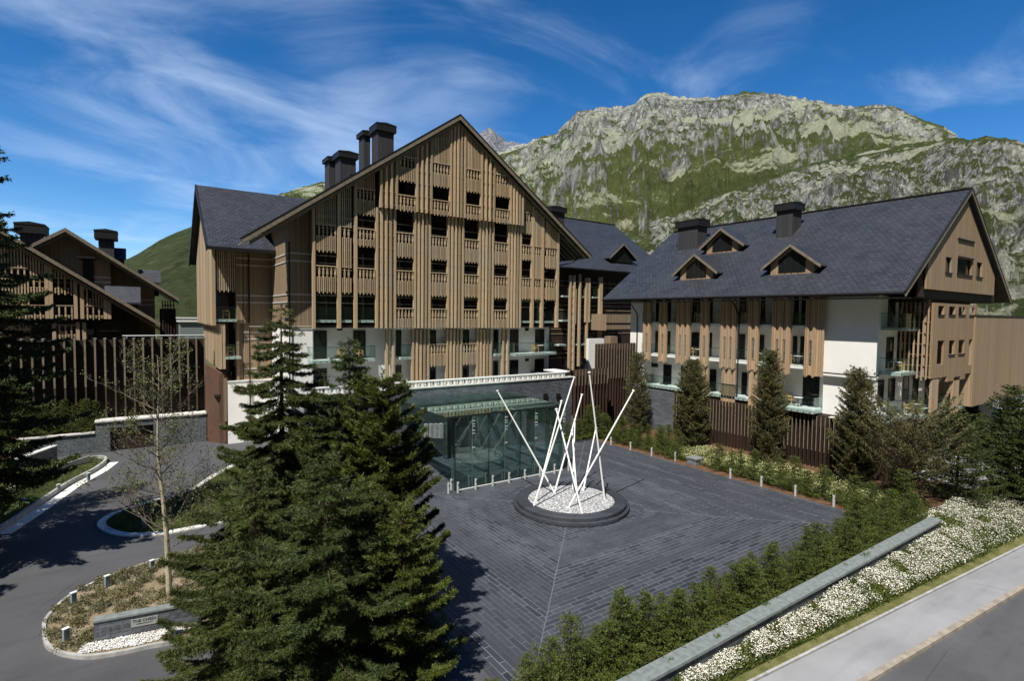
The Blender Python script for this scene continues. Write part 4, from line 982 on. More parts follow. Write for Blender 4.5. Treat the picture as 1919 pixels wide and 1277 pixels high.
for xe in (x2r, x2l): mb.prism([(a2.x, Y2, a2.z), (xe, Y2, z2(xe)), (xe, Y2+16, z2(xe)), (a2.x, Y2+16, a2.z)], (0, 0, -.3))
r2 = mb.build('roof', M['tileY'], h2)
mb = MB()
for xe in (x2r, x2l):
    mb.prism([(a2.x, Y2-.06, a2.z-.03), (xe, Y2-.06, z2(xe)-.03), (xe, Y2-.06, z2(xe)-.4), (a2.x, Y2-.06, a2.z-.4)], (0, .07, 0))
    mb.prism([(a2.x, Y2+.3, a2.z-.45), (xe, Y2+.3, z2(xe)-.45), (xe, Y2+.3, z2(xe)-.72), (a2.x, Y2+.3, a2.z-.72)], (0, .07, 0))
mb.build('rake_board', M['rake'], h2)
W2 = Y2+1.6; xa = xs(207, W2, 500)
mb = MB(); mb.prism([(x2l+1.5, W2, 0), (xa, W2, 0), (xa, W2, z2(xa)-.3), (a2.x, W2, a2.z-.35), (x2l+1.5, W2, z2(x2l+1.5)-.3)], (0, 12, 0)); mb.prism([(xa, W2+2.2, 0), (x2r-2.2, W2+2.2, 0), (x2r-2.2, W2+2.2, z2(x2r-2.2)-.3), (xa, W2+2.2, z2(xa)-.3)], (0, 10, 0)); mb.build('wall', M['board'], h2)
q = wpx(155, 486, 177, 545, W2); window(q[0], q[1], W2-.02, q[2]-1.5, q[3], h2, mull=2); mb = MB(); mb.box(q[0]-.5, q[1]+.2, W2-1.4, W2, q[3], q[3]+.25); mb.build('window_hood', M['dark'], h2)
mb = MB(); 
for py in (520, 529): z = at(190, py, Y=W2).z; mb.box(xs(178, W2), xa, W2-.05, W2, z-.06, z+.06)
for py in (563, 572): z = at(290, py, Y=W2+2.2).z; mb.box(xs(258, W2+2.2), x2r-2.3, W2+2.15, W2+2.2, z-.06, z+.06)
mb.build('wall_band', M['stripe'], h2)
mb = MB()
xx0, xx1 = xs(302, Y2+4), xs(328, Y2+4); mb.box(xx0, xx1, Y2+2, Y2+10, 0, 11.3); mb.build('wall', M['darkwood'], h2)
mb = MB()
for z in (7.6, 9.8, 11.6): mb.box(xs(304, Y2+1.8), xs(326, Y2+1.8), Y2+1.7, Y2+2, z, z+.12)
for px in (304, 309, 314, 319, 325): mb.box(xs(px, Y2+1.8), xs(px, Y2+1.8)+.12, Y2+1.75, Y2+1.9, 6, 12.2)
mb.build('balustrade', M['slatd'], h2)
q0 = at(184, 447, Y=Y2+4); q1 = at(213, 447, Y=Y2+4); chimney(q0.x, q1.x, Y2+4, Y2+6, 12, q0.z, r2, cap=.35, ch=1.1)
q0 = at(37, 436, Y=Y2+4); q1 = at(76, 436, Y=Y2+4); chimney(q0.x, q1.x, Y2+4, Y2+6.5, 12, q0.z, r2, cap=.4, ch=1.2)
def shed(px0, py0, px1, py1, Y, d, par):
    q = wpx(px0, py0, px1, py1, Y); mb = MB(); mb.prism([(q[0], Y, q[2]), (q[1], Y, q[2]), (q[1], Y+d, q[3]), (q[0], Y+d, q[3])], (0, 0, -.15)); o = mb.build('dormer', M['tileX'], par)
    w = MB(); w.box(q[0]+.2, q[1]-.2, Y+.4, Y+d, q[2]-1.6, q[2]+.0); w.build('dormer_wall', M['darkwood'], o)
shed(214, 484, 236, 464, Y2+4.5, 1.2, r2); shed(259, 528, 301, 506, Y2+4.2, 1.2, r2); shed(195, 566, 263, 537, Y1+3.2, 1.6, r1)
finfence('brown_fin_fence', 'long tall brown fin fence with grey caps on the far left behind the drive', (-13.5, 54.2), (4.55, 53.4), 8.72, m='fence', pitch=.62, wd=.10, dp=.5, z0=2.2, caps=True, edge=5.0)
t = thing('fence_rail', (0, 54, 8.9), 'pale metal pipe rail along the top of the left fin fence', 'rail'); mb = MB(); mb.tube([(-1.2, 54.0, 8.95), (4.6, 53.8, 8.95)], .06, 8); mb.build('pipe', M['steel'], t)
for x in (-.9, 1.1, 3.0, 4.5): mb = MB(); mb.tube([(x, 53.9, 8.72), (x, 53.9, 8.95)], .03, 6); mb.build('post', M['steel'], t)
t = thing('brown_clad_box', (5, 51, 0), 'smooth brown panelled wall standing left of the white podium wall', 'wall')
mb = MB(); mb.prism([(4.5, 52.1, 0), (5.75, 50.15, 0), (5.9, 50.3, 0), (5.9, 54, 0), (4.5, 54, 0)], (0, 0, 5.6)); mb.prism([(4.5, 52.1, 5.6), (5.75, 50.15, 5.6), (5.75, 50.15, 5.61), (4.5, 52.1, 6.6)], (.2, .13, 0)); mb.build('panelled_wall', M['brownbox'], t)
mb = MB(); mb.box(5.62, 5.84, 50.02, 50.12, 1.9, 5.5); mb.build('timber_edge', M['board'], t)
t = thing('garage_wall', (0, 52, 0), 'slate stone wall with a dark garage opening beside the brown panelled wall', 'wall')
g0, g1 = -2.07, .76
mb = MB(); mb.box(-2.95, g0, 52, 52.5, 0, 2.35); mb.box(g1, 4.5, 52, 52.5, 0, 2.35); mb.box(g0, g1, 52, 52.5, 1.84, 2.35); mb.box(-7.5, -2.95, 52.2, 52.5, 0, 1.5); mb.build('stone_face', M['stonel'], t)
mb = MB(); mb.box(-3.0, 4.5, 51.9, 53.2, 2.352, 2.47); mb.box(-7.5, -3.01, 52.1, 52.6, 1.502, 1.6); mb.build('coping', M['copew'], t)
mb = MB(); mb.box(g0+.01, g1-.01, 52.3, 53.2, 0.02, 1.83); mb.build('garage_door', M['darkwood'], t)
# ------------------------------------------------------------------ balcony furniture
def chair_proto():
    t = thing('wooden_chair', (0, 0, 0), 'chair', 'chair')
    m = MB(); m.box(-.24, .24, -.22, .24, .38, .44); m.build('seat', M['chairw'], t)
    m = MB(); m.box(-.26, .26, .2, .26, .62, .78); m.box(-.27, -.21, -.2, .2, .6, .64); m.box(.21, .27, -.2, .2, .6, .64); m.build('backrest', M['chairw'], t)
    for sx in (-1, 1):
        for sy in (-1, 1): m = MB(); m.beam((sx*.23, sy*.21, 0), (sx*.22, sy*.2, .62), .05, .05); m.build('leg', M['chairw'], t)
    return t
def table_proto():
    t = thing('small_table', (0, 0, 0), 'table', 'table')
    m = MB(); m.lathe((0, 0, 0), [(0.01, .66), (.34, .66), (.34, .69), (.01, .69)], 20); m.build('tabletop', M['whitep'], t); m = MB(); m.tube([(0, 0, 0), (0, 0, .66)], .03, 8); m.build('pedestal', M['black'], t); return t
cp, tp_ = chair_proto(), table_proto(); cu = tu = False
def furn(x, y, z, rot, label, tab=None):
    global cu, tu
    o = cp if not cu else copy_tree(cp); cu = True; o.location = (x, y, z); o.rotation_euler[2] = rot; o['label'] = label; o['group'] = 'chairs on the balconies'
    if tab:
        o = tp_ if not tu else copy_tree(tp_); tu = True; o.location = (tab[0], tab[1], z); o['label'] = label.replace('chair', 'table'); o['group'] = 'tables on the balconies'
for px, py, X, zf, w in ((1297, 694, 42.4, 7.42, 'third bay of the right wing, middle floor'), (1480, 684, 42.4, 7.42, 'middle floor of the right wing, near the widest screen'), (1407, 680, 42.4, 7.42, 'right wing behind the third slim pine'), (1480, 755, 41.9, 4.25, 'right wing just above the fin screen'), (1310, 650, 42.4, 10.52, 'top floor of the right wing in shade')):
    y = ys(px, X, py); furn(X, y, zf, 1.57, 'light wooden chair on the balcony, '+w, (X-.1, y-.7))
furn(45.1, 16.2, 7.32, .3, 'light wooden chair on the corner balcony, middle floor of the right wing', (44.4, 16.1)); furn(44.6, 16.2, 10.47, .3, 'dark wooden chair on the corner balcony, top floor of the right wing', (45.3, 16.0))
furn(46.3, 15.9, 4.16, .3, 'light wooden chair on the lowest corner balcony of the right wing', (46.9, 15.7))
furn(5.9, 50.5, 10.4, 0, 'light wooden chair on the upper left side balcony of the slatted hotel'); furn(6.2, 50.5, 7.3, 0, 'light wooden chair on the lower left side balcony of the slatted hotel')
q = at(640, 672, Y=42.5); furn(q.x, 42.5, 7.4, 0, 'light wooden chair on the wide balcony left of the slatted hotel entrance', (q.x+.7, 42.5)); furn(q.x+1.4, 42.5, 7.4, .4, 'second wooden chair right of the table on that same wide left balcony')
q = at(1003, 650, Y=42.3); furn(q.x, 42.3, 7.4, 0, 'light wooden chair on the wide balcony at the right end of the slatted hotel', (q.x+.7, 42.3))

# ------------------------------------------------------------------ mountains
def vnoise(x, y, seed):
    def h(i, j):
        n = (i*374761393+j*668265263+seed*974711) & 0xffffffff
        n = ((n ^ (n >> 13))*1274126177) & 0xffffffff
        return ((n ^ (n >> 16)) & 0xffff)/65535.
    xi = np.floor(x).astype(np.int64); yi = np.floor(y).astype(np.int64); fx = x-xi; fy = y-yi
    u = fx*fx*fx*(fx*(fx*6-15)+10); v = fy*fy*fy*(fy*(fy*6-15)+10)
    return (h(xi, yi)*(1-u)+h(xi+1, yi)*u)*(1-v)+(h(xi, yi+1)*(1-u)+h(xi+1, yi+1)*u)*v
def fbm(x, y, seed, o=6, ridged=False, g=.5):
    a = 1.; s = 0; t = 0
    for i in range(o):
        n = vnoise(x*2**i, y*2**i, seed+i*17)
        if ridged: n = 1-abs(2*n-1); n = n*n
        s = s+a*n; t += a; a *= g
    return s/t
def terrain(name, sky, r0, r1, nb, na, nr, m, label, amp, z0=-4, pw=1.0, seed=3, extra=2, rimj=.02, foot=None, rib=.9):
    px = np.array([p[0] for p in sky], float); py = np.array([p[1] for p in sky], float)
    P = np.linspace(px[0], px[-1], na); Q = np.interp(P, px, py)
    az = []; el = []
    for a, b in zip(P, Q):
        v = ray(a, b); az.append(math.atan2(v.x, v.y)); el.append(v.z/math.hypot(v.x, v.y))
    az = np.array(az); el = np.array(el)
    t = np.linspace(0, 1, nr)[:, None]; tb = np.linspace(0, 1, nb)[1:, None]
    r1a = r1*(1+.16*(fbm(az*3.1+9, az*0+2, seed+5, 3)-.5))
    r = r0+(r1a-r0)*t; H = el*r1a+11-z0
    X = r*np.sin(az); Y = r*np.cos(az)
    f0 = np.zeros_like(az) if foot is None else foot
    prof = t**pw
    sc = 1/(r1*.16)
    big = fbm(X*sc, Y*sc, seed, 7, True, .55)-.45; sm = fbm(X*sc*6, Y*sc*6, seed+40, 5, True, .6)-.4
    led = np.sin((prof*9+fbm(X*sc*1.5, Y*sc*1.5, seed+80, 4)*5)*2*math.pi)*.012
    win = np.clip(t*(1-t)*4, 0, 1)**.7
    mid = fbm(X*sc*2.6+3, Y*sc*2.6, seed+60, 5, True, .6)-.42
    ribs = fbm(az[None]*17+t*1.3, t*2.2+az[None]*2, seed+90, 5, True, .55)-.42
    Z = z0+H*(prof+led*win)+H*amp*(ribs*rib*win+big*win+mid*.75*win+sm*.42*np.clip(win+.05, 0, 1))
    # never above the sky line seen from the forecourt side
    lim = (el*r+11)-2*(1-t); over = Z-(lim-H*.01); Z = np.where(over > 0, Z-over*1.25, Z)
    Z[-1] = z0+H[-1] if H.ndim > 1 else z0+H
    Z[-1] += H.ravel()*rimj*(fbm(az*160, az*0, seed+11, 4)-.5)
    rb_ = r1a*(1+.5*tb); Zb = Z[-1][None]*(1-.55*tb)
    X = np.vstack([X, rb_*np.sin(az)]); Y = np.vstack([Y, rb_*np.cos(az)]); Z = np.vstack([Z, Zb])
    n = X.shape[0]; V = np.stack([X, Y, Z], -1).reshape(-1, 3)
    i, j = np.meshgrid(np.arange(n-1), np.arange(na-1), indexing='ij'); k = i*na+j
    F = np.stack([k, k+1, k+na+1, k+na], -1).reshape(-1, 4)
    o = npmesh(name, V, F, m, None, True); return tag(o, label, None, None, 'structure')
def mountmat(name, rock, green, scree, S, gb=.0, crag=0., zs=(300, 650), zk=.0, scr=.0):
    t = NT(name); v = t.n('ShaderNodeTexCoord').outputs['Object']; x, y, z = t.sep(v)
    nz = t.sep(t.n('ShaderNodeNewGeometry').outputs['Normal'])[2]
    mp = lambda a, b: t.n('ShaderNodeMapping', Vector=v, Scale=(S*a, S*a, S*b)).outputs[0]
    n1 = t.noise(mp(1.3, 1.3), 1., 7, .6, .6); n2 = t.noise(mp(8, 8), 1., 8, .7); n3 = t.noise(mp(.45, .45), 1., 6, .6, .5); n4 = t.noise(mp(60, 60), 1., 5, .75)
    st = t.noise(mp(22, 6), 1., 9, .72, .6)
    alt = t.math('MULTIPLY', t.rng(z, zs[0], zs[1], -1., 1.), zk)
    f = t.math('ADD', t.math('MULTIPLY', n1, 1.1), t.math('MULTIPLY', n3, .5)); f = t.math('ADD', f, t.math('MULTIPLY', n2, .45)); f = t.math('ADD', f, t.math('MULTIPLY', t.math('SUBTRACT', .72, nz), .7+crag))
    f = t.math('ADD', t.math('ADD', f, alt), t.math('MULTIPLY', n4, .5)); f = t.math('ADD', f, -gb)
    rk_ = t.rng(f, 1.22, 1.34)
    g = t.mix(t.rng(n2, .35, .65), c4(green, .55), c4(green, 1.35)); g = t.mix(t.rng(n4, .45, .62, 0, .5), g, c4(green, .45)); g = t.mix(t.rng(n3, .42, .62, 0, .5), g, (green[0]*1.7, green[1]*1.35, green[2]*1.2, 1))
    r = t.mix(t.rng(st, .43, .57), c4(rock, .22), c4(rock, 1.25)); r = t.mix(t.rng(n4, .44, .56, 0, .75), r, c4(rock, .24)); r = t.mix(t.rng(n1, .5, .68, 0, .5), r, (rock[0]*1.12, rock[1]*1.12, rock[2]*.85, 1))
    c = t.mix(rk_, g, r)
    sp = t.rng(t.math('ADD', n4, t.math('MULTIPLY', n2, .5)), .87, .93); c = t.mix(t.math('MULTIPLY', sp, .8), c, c4(scree))
    sc_ = t.noise(mp(1.5, 3.4), 1., 7, .62, 1.1); band = t.rng(t.math('ABSOLUTE', t.math('SUBTRACT', z, (zs[0]+zs[1])*.5-40)), 40, 170, scr, 0.)
    c = t.mix(t.rng(t.math('ADD', t.math('ADD', sc_, band), t.math('MULTIPLY', n4, .16)), .66, .70, 0, .8), c, c4(scree, .85))
    t.bump(t.math('ADD', t.math('MULTIPLY', st, 1.6), t.math('ADD', t.math('MULTIPLY', n2, 1.6), t.math('MULTIPLY', n4, .9))), 1., .024/S)
    return t.fin(c, .95, .1)
M['mtn'] = mountmat('mountain_rock_and_turf', (.46, .46, .42), (.078, .105, .034), (.52, .53, .36), .0035, .0, zk=.20, zs=(260, 620), scr=.05)
M['mtn2'] = mountmat('crag_rock', (.40, .40, .36), (.055, .075, .024), (.46, .46, .34), .009, .02, .35)
M['peak'] = mountmat('grey_peak_rock', (.30, .31, .33), (.2, .22, .18), (.55, .55, .54), .004, -.45)
M['hill'] = mountmat('green_hillside', (.12, .11, .07), (.05, .068, .026), (.12, .125, .065), .014, .24)
terrain('far_peak', [(800, 380), (850, 310), (880, 270), (899, 252), (908, 243), (921, 240), (932, 252), (945, 261), (962, 266), (985, 270), (1010, 258), (1060, 250), (1150, 330)], 2600, 4200, 8, 260, 90, M['peak'], 'pale grey rocky peak far behind the slatted gable', .10, seed=9, pw=1.1)
terrain('mountain', [(420, 470), (500, 380), (528, 362), (560, 352), (600, 342), (640, 338), (720, 320), (860, 300), (930, 288), (984, 270), (1011, 257), (1042, 250), (1060, 232), (1081, 208), (1110, 204), (1140, 201), (1170, 199), (1190, 193), (1205, 180), (1220, 172), (1245, 175), (1262, 180), (1290, 182), (1335, 183), (1371, 178), (1396, 171), (1425, 173), (1463, 176), (1500, 184), (1518, 186), (1550, 191), (1585, 200), (1630, 197), (1672, 196), (1702, 211), (1741, 228), (1770, 238), (1791, 250), (1800, 262), (1900, 300), (2100, 380)],
        420, 1900, 10, 760, 300, M['mtn'], 'tall rocky green mountain behind the hotel buildings', .11, seed=21, pw=.92)
terrain('crag', [(1000, 560), (1060, 500), (1130, 440), (1200, 420), (1260, 395), (1320, 372), (1400, 345), (1480, 318), (1560, 296), (1640, 282), (1700, 270), (1760, 262), (1797, 258), (1820, 262), (1847, 255), (1886, 257), (1919, 267), (1990, 262), (2150, 280), (2350, 330)],
        230, 760, 8, 620, 240, M['mtn2'], 'dark craggy rock slope behind the right hand wing', .13, seed=33, pw=.85)
terrain('hillside', [(-300, 560), (60, 520), (150, 505), (210, 492), (240, 485), (262, 474), (300, 450), (330, 436), (358, 425), (420, 395), (520, 375), (640, 400), (760, 470)], 170, 640, 6, 300, 120, M['hill'], 'smooth green hillside left of the slatted hotel', .05, seed=51, pw=.95, rimj=.01)

# unseen slope added behind the viewpoint to block low sky light
def sky_blocking_slope():
    na, nr = 160, 40; az = np.radians(np.linspace(98, 328, na)); t = np.linspace(0, 1, nr)[:, None]
    r = 260+520*t+0*az; el = np.radians(36+7*(fbm(az*3, az*0, 71, 4)-.5)*2)*np.clip(np.minimum((az-az[0]), (az[-1]-az))/.35, 0.05, 1)
    Z = -2+np.tan(el)*780*t**1.05+25*(fbm(r*np.sin(az)/90, r*np.cos(az)/90, 72, 5)-.5)*t
    V = np.stack([r*np.sin(az), r*np.cos(az), Z], -1).reshape(-1, 3); i, j = np.meshgrid(np.arange(nr-1), np.arange(na-1), indexing='ij'); k = i*na+j
    tag(npmesh('hillside', V, np.stack([k, k+1, k+na+1, k+na], -1).reshape(-1, 4), soil('dark_sky_blocker', (.012, .02, .008), (.04, .055, .02), .02), None, True), 'unseen dark slope added behind the viewpoint to cut sky light', None, None, 'structure')
sky_blocking_slope()
# ------------------------------------------------------------------ foliage
def leaves(P, D, ln, wd, rng, droop=0.):
    """a rhombic leaf at every point P pointing along D"""
    n = len(P); D = D+rng.normal(0, .35, (n, 3)); D[:, 2] -= droop; D /= np.linalg.norm(D, axis=1)[:, None]+1e-9
    S = np.cross(D, rng.normal(0, 1, (n, 3))); S /= np.linalg.norm(S, axis=1)[:, None]+1e-9
    l = ln*rng.uniform(.6, 1.3, n)[:, None]; w = wd*rng.uniform(.7, 1.3, n)[:, None]
    V = np.stack([P, P+D*l*.5+S*w, P+D*l, P+D*l*.5-S*w], 1).reshape(-1, 3)
    F = np.arange(4*n).reshape(-1, 4); return V, F
def conifer(seed, H, R, prof, dens=1., start=.06, ln=.16, wd=.035, droop=.5, up=.0, step=.28, per=6, twist=.45, tuft=2, sag=.30, curl=.22, clump=0.):
    rng = np.random.default_rng(seed); PP = []; DD = []; br = []
    z = H*start; 
    while z < H*.985:
        h = z/H; n = max(3, int(per*(.6+.5*prof(h)))); a0 = rng.uniform(0, 6.28)
        for k in range(n):
            a = a0+k*2*math.pi/n+rng.normal(0, .22); L = R*prof(h)*rng.uniform(.62, 1.12)+.12; zz = z+rng.uniform(-step/2, step/2)
            m = max(4, int(L/.12*dens)); s = np.linspace(.12, 1, m)
            dh = np.array([math.cos(a), math.sin(a), 0]); sd = np.array([-dh[1], dh[0], 0])
            rise = L*((up)*s-(sag)*s*(1-.0*s)+curl*s**3)
            Pb = dh*(L*s)[:, None]+sd*(rng.normal(0, .05)*L*s**2)[:, None]; Pb[:, 2] += zz+rise
            br.append((zz, a, L, Pb[::max(1, m//5)]))
            for side in (-1, 1):
                tl = np.clip(L*twist*(1.05-s), .10, .95)*rng.uniform(.6, 1.2, m)
                q = max(2, int(np.mean(tl)/.075*dens)); u = np.linspace(.1, 1, q)
                d = dh*.62+sd*side*.78
                T = Pb[:, None, :]+d[None, None]*(tl[:, None]*u[None])[..., None]
                T[..., 2] -= droop*(tl[:, None]*u[None])**1.4*.55
                T = T.reshape(-1, 3)+rng.normal(0, .022, (m*q, 3))
                dd = np.tile(d*.7+np.array([0, 0, .12-droop*.5]), (m*q, 1))
                PP.append(T); DD.append(dd)
            PP.append(Pb+rng.normal(0, .02, Pb.shape)); DD.append(np.tile(dh+np.array([0, 0, .25]), (m, 1)))
        z += step*rng.uniform(.75, 1.25)*(1.15-.45*h)
    # leader
    k = 24; Pt = np.zeros((k, 3)); Pt[:, 2] = np.linspace(H*.93, H*1.0, k); PP.append(Pt); a = rng.uniform(0, 6.28, k); DD.append(np.stack([np.cos(a), np.sin(a), np.full(k, .9)], 1))
    P = np.concatenate(PP); D = np.concatenate(DD)
    if clump > 0:
        c = fbm(P[:, 0]*1.6+P[:, 2]*1.1+50, P[:, 1]*1.6-P[:, 2]*.7+80, seed, 3); keep = c > clump+rng.uniform(-.1, .1, len(P)); P, D = P[keep], D[keep]
    P = np.repeat(P, tuft, 0); D = np.repeat(D, tuft, 0)
    V, F = leaves(P, D, ln, wd, rng, 0); return V, F, br, rng
def trunkmesh(H, r, br, thick=.02, lean=(0, 0), brr=True):
    mb = MB(); mb.tube([(0, 0, -.1), (0, 0, H*.4), (0, 0, H*.97)], [r, r*.7, .015], 8)
    lb = MB()
    if brr:
        for zz, a, L, pts in br:
            p = [(0, 0, zz-.02)]+[tuple(q) for q in pts]; n = len(p)
            if n > 2: lb.tube(p, [max(.006, thick*L/2*(1-.85*i/(n-1))) for i in range(n)], 4, cap=False)
    return mb, lb
def tree(name, label, loc, leaf, seed, H, R, prof, bark='bark', r=None, cat='tree', group=None, brr=True, **k):
    V, F, br, rng = conifer(seed, H, R, prof, **k)
    t = thing(name, loc, label, cat, group)
    o = npmesh('foliage', V, F, M[leaf], t)
    mb, lb = trunkmesh(H, r or H*.014+.03, br, brr=brr)
    lc = t.location.copy(); t.location = (0, 0, 0); mb.build('trunk', M[bark], t); 
    if lb.v: lb.build('limbs', M[bark], t)
    t.location = lc; return t
spruce = lambda h: (1-h)**.82*(.55+.45*min(1, h/.12)) if h < .999 else 0
cone = lambda h: (1-h)**.9
def pyr(h): return min(1., (1-h)**.7)
def col_(h): return (1-h)**.45*(.55+.45*min(1, h/.3))
def D_(px, D, z=0):
    v = ray(px, 640); p = CAMPOS+v*(D/F_); return (p.x, p.y, z)
SP = dict(dens=1.9, tuft=8, clump=.37)
tree('spruce', 'tall dark spruce with a thin bare leader in front of the white podium wall', D_(527, 20.5), 'leafA', 11, 11.25, 4.6, spruce, step=.42, per=8, droop=.95, sag=.42, curl=.30, twist=.30, ln=.135, wd=.0095, **SP)
tree('spruce', 'dense spruce standing right beside the tallest one, below the wide left balcony', D_(655, 19.5), 'leafB', 12, 10.05, 3.4, lambda h: (1-h)**.72, step=.40, per=8, droop=.5, sag=.3, curl=.34, twist=.34, ln=.135, wd=.0095, **SP)
tree('pine', 'bushy bright green pine right of the two spruces beside the forecourt', D_(718, 18.2), 'leafC', 13, 9.1, 2.45, lambda h: (1-h)**.45*(.75+.25*min(1, h/.3)), step=.38, per=8, droop=-.5, sag=-.05, up=.1, curl=.25, twist=.34, ln=.135, wd=.0095, **SP)
tree('spruce', 'broad low conifer at the bottom right of the tree group, shading the paving', D_(752, 15.0), 'leafC', 14, 5.6, 1.95, lambda h: (1-h)**.5, step=.40, per=7, droop=-.1, sag=.05, up=.1, curl=.25, twist=.38, ln=.115, wd=.008, **SP)
tree('spruce', 'dark spruce nearest the camera in the middle of the tree group', D_(610, 14.2), 'leafB', 15, 7.2, 3.3, lambda h: (1-h)**.62, step=.42, per=7, droop=.45, sag=.22, curl=.3, twist=.34, ln=.115, wd=.008, **SP)
tree('spruce', 'drooping spruce at the lower left of the tree group near the sign wall', D_(474, 15.8), 'leafA', 16, 6.6, 3.05, spruce, step=.42, per=7, droop=.95, sag=.4, curl=.3, twist=.32, ln=.115, wd=.008, **SP)
tree('spruce', 'slender spruce filling the gap behind the tallest one', D_(588, 21.5), 'leafB', 20, 8.6, 3.0, spruce, step=.46, per=7, droop=.7, sag=.36, curl=.3, twist=.33, ln=.135, wd=.0095, **SP)
tree('spruce', 'low dark spruce between the sign wall and the tallest spruce', D_(478, 18.0), 'leafB', 22, 6.0, 3.0, spruce, step=.42, per=7, droop=.8, sag=.36, curl=.3, twist=.34, ln=.12, wd=.009, **SP)
tree('spruce', 'small spruce at the foot of the pine beside the forecourt', D_(690, 15.6), 'leafA', 23, 6.2, 2.6, lambda h: (1-h)**.6, step=.42, per=7, droop=.3, sag=.2, curl=.3, twist=.34, ln=.115, wd=.008, **SP)
tree('spruce', 'huge dark spruce cut by the left edge of the picture', D_(-62, 22.5), 'leafB', 17, 19.5, 4.3, lambda h: (1-h)**.5*(1 if h < .7 else .85), dens=1.2, step=.55, per=7, start=.2, droop=1.0, sag=.42, curl=.28, twist=.34, tuft=4, ln=.16, wd=.022, clump=.28)
tree('spruce', 'dark spruce mostly outside the left edge that shades the drive', (-10.5, 34.5, 0), 'leafB', 18, 20, 4.6, spruce, dens=.6, step=.5, per=6, droop=.9, sag=.4, curl=.3, twist=.42, tuft=2, ln=.22, wd=.05, clump=.2)
tree('spruce', 'second dark spruce outside the left edge, nearer the road', (-11, 24.5, 0), 'leafB', 19, 12, 3.2, spruce, dens=.6, step=.5, per=6, droop=.9, sag=.4, curl=.3, twist=.42, tuft=2, ln=.22, wd=.05, clump=.2)
# slim pines before the right wing
pinespec = [((1195, 38.6), 662, 781, 1.3, 'slim pine before the far white end of the right wing, smallest of four'), ((1298, 37.9), 676, 842, 1.65, 'bushy slim pine in front of the stone plinth of the right wing'),
            ((1441, 38.4), 657, 880, 1.4, 'tall narrow pine in front of the middle of the fin screen'), ((1607, 38.6), 690, 925, 1.65, 'tall pine in front of the ribbed box and the white corner wall')]
for i, ((px, X), pt, pb, R, lb) in enumerate(pinespec):
    b = at(px, (pt+pb)/2, X=X); top = at(px, pt, X=X).z
    tree('slim_pine', lb, (b.x, b.y, 0), 'leafP', 30+i, top, R, lambda h: (1-h)**.42*(.62+.38*math.sin(min(1, h/.4)*1.57)), group='slim pines before the right wing', r=.09, dens=1.2, start=.04, step=.22, per=11, droop=-.7, sag=-.28, up=.15, curl=.15, twist=.36, tuft=5, ln=.13, wd=.014, clump=.40)
q = at(1795, 930, Z=-.2)
tree('open_pine', 'open branched pine with bare lower limbs beside the pale yard on the right', (37.0, 12.4, -.1), 'leafP', 41, 5.3, 2.6, lambda h: math.sin(min(1, max(0.05, h))*2.7)**.6 if h < .98 else .1, r=.13, dens=.9, start=.16, step=.36, per=8, droop=-.6, sag=-.35, up=.2, curl=.15, twist=.36, tuft=5, ln=.13, wd=.017, clump=.44)
tree('dark_pine', 'dense dark conifer at the right edge of the picture', (41.2, 11.4, -.1), 'leafB', 42, 5.4, 2.3, lambda h: (1-h)**.5, dens=.9, step=.26, per=8, droop=-.2, sag=-.1, curl=.2, twist=.45, tuft=4, ln=.13, wd=.015, clump=.40)
for k_, (px_, D__, H_, R_, l_) in enumerate(((1905, 41, 6.2, 2.4, 'dark conifer at the far right edge below the brown annex'), (1930, 33, 5.2, 2.3, 'dark bushy conifer cut by the right edge above the daisies'), (1838, 45, 3.6, 1.8, 'small dark conifer between the open pine and the annex pier'))):
    tree('dark_pine', l_, D_(px_, D__, -.1), 'leafB', 44+k_, H_, R_, lambda h: (1-h)**.5, dens=1.0, step=.3, per=8, droop=-.1, sag=-.05, curl=.2, twist=.42, tuft=4, ln=.13, wd=.022, clump=.28)
tree('dark_spruce', 'dark spruce in the shade under the brown annex', at(1893, 800, X=62)[0:2]+(0,) if False else (63.5, 14.2, 0), 'leafB', 43, 4.0, 1.8, cone, dens=.7, step=.35, per=7, droop=.4, tuft=2, ln=.2, wd=.05, clump=.3)
# young conifers of the two hedges
def shrubproto(seed, H, R, leaf='leafH', **k):
    V, F, br, rng = conifer(seed, H, R, lambda h: (1-h)**.85*(.8+.2*math.sin(h*9)), dens=1.15, start=.03, step=.17, per=7, droop=.15, sag=.08, up=.1, curl=.25, twist=.42, tuft=6, ln=.095, wd=.0085, **k)
    t = thing('young_conifer', (0, 0, 0), 'x', 'shrub'); npmesh('foliage', V, F, M[leaf], t); mb, lb = trunkmesh(H, .03, br, brr=False); mb.build('stem', M['bark'], t); return t
protos = [shrubproto(60+i, h, r, clump=.30) for i, (h, r) in enumerate(((1.95, 1.05), (2.3, 1.1), (1.7, 1.1), (2.6, 1.05), (1.9, 1.2)))]
used = set(); rr = random.Random(5)
def shrub(x, y, z, label, group, k=None, s=1.):
    k = rr.randrange(len(protos)) if k is None else k
    o = protos[k] if k not in used else copy_tree(protos[k]); used.add(k)
    o.location = (x, y, z); o.rotation_euler[2] = rr.uniform(0, 6.28); s *= rr.uniform(.72, 1.2); o.scale = (s, s, s*rr.uniform(.9, 1.1)); o['label'] = label; o['group'] = group
for i in range(26):
    shrub(9+i*.96+rr.uniform(-.2, .2), 12.05+rr.uniform(-.15, .2), 0, f'young conifer in the inner hedge row next to the paving, {ORD[i]} from the left', 'inner row of the front hedge', s=.62)
n = 36
for i in range(n):
    x = 7.6+(33.6-7.6)*i/(n-1); shrub(x+rr.uniform(-.2, .2), 11.35+rr.uniform(-.22, .35), 0, f'young conifer, {ORD[i]} from the left in the hedge along the front stone wall', 'young conifers in the hedge along the front wall', s=.92)
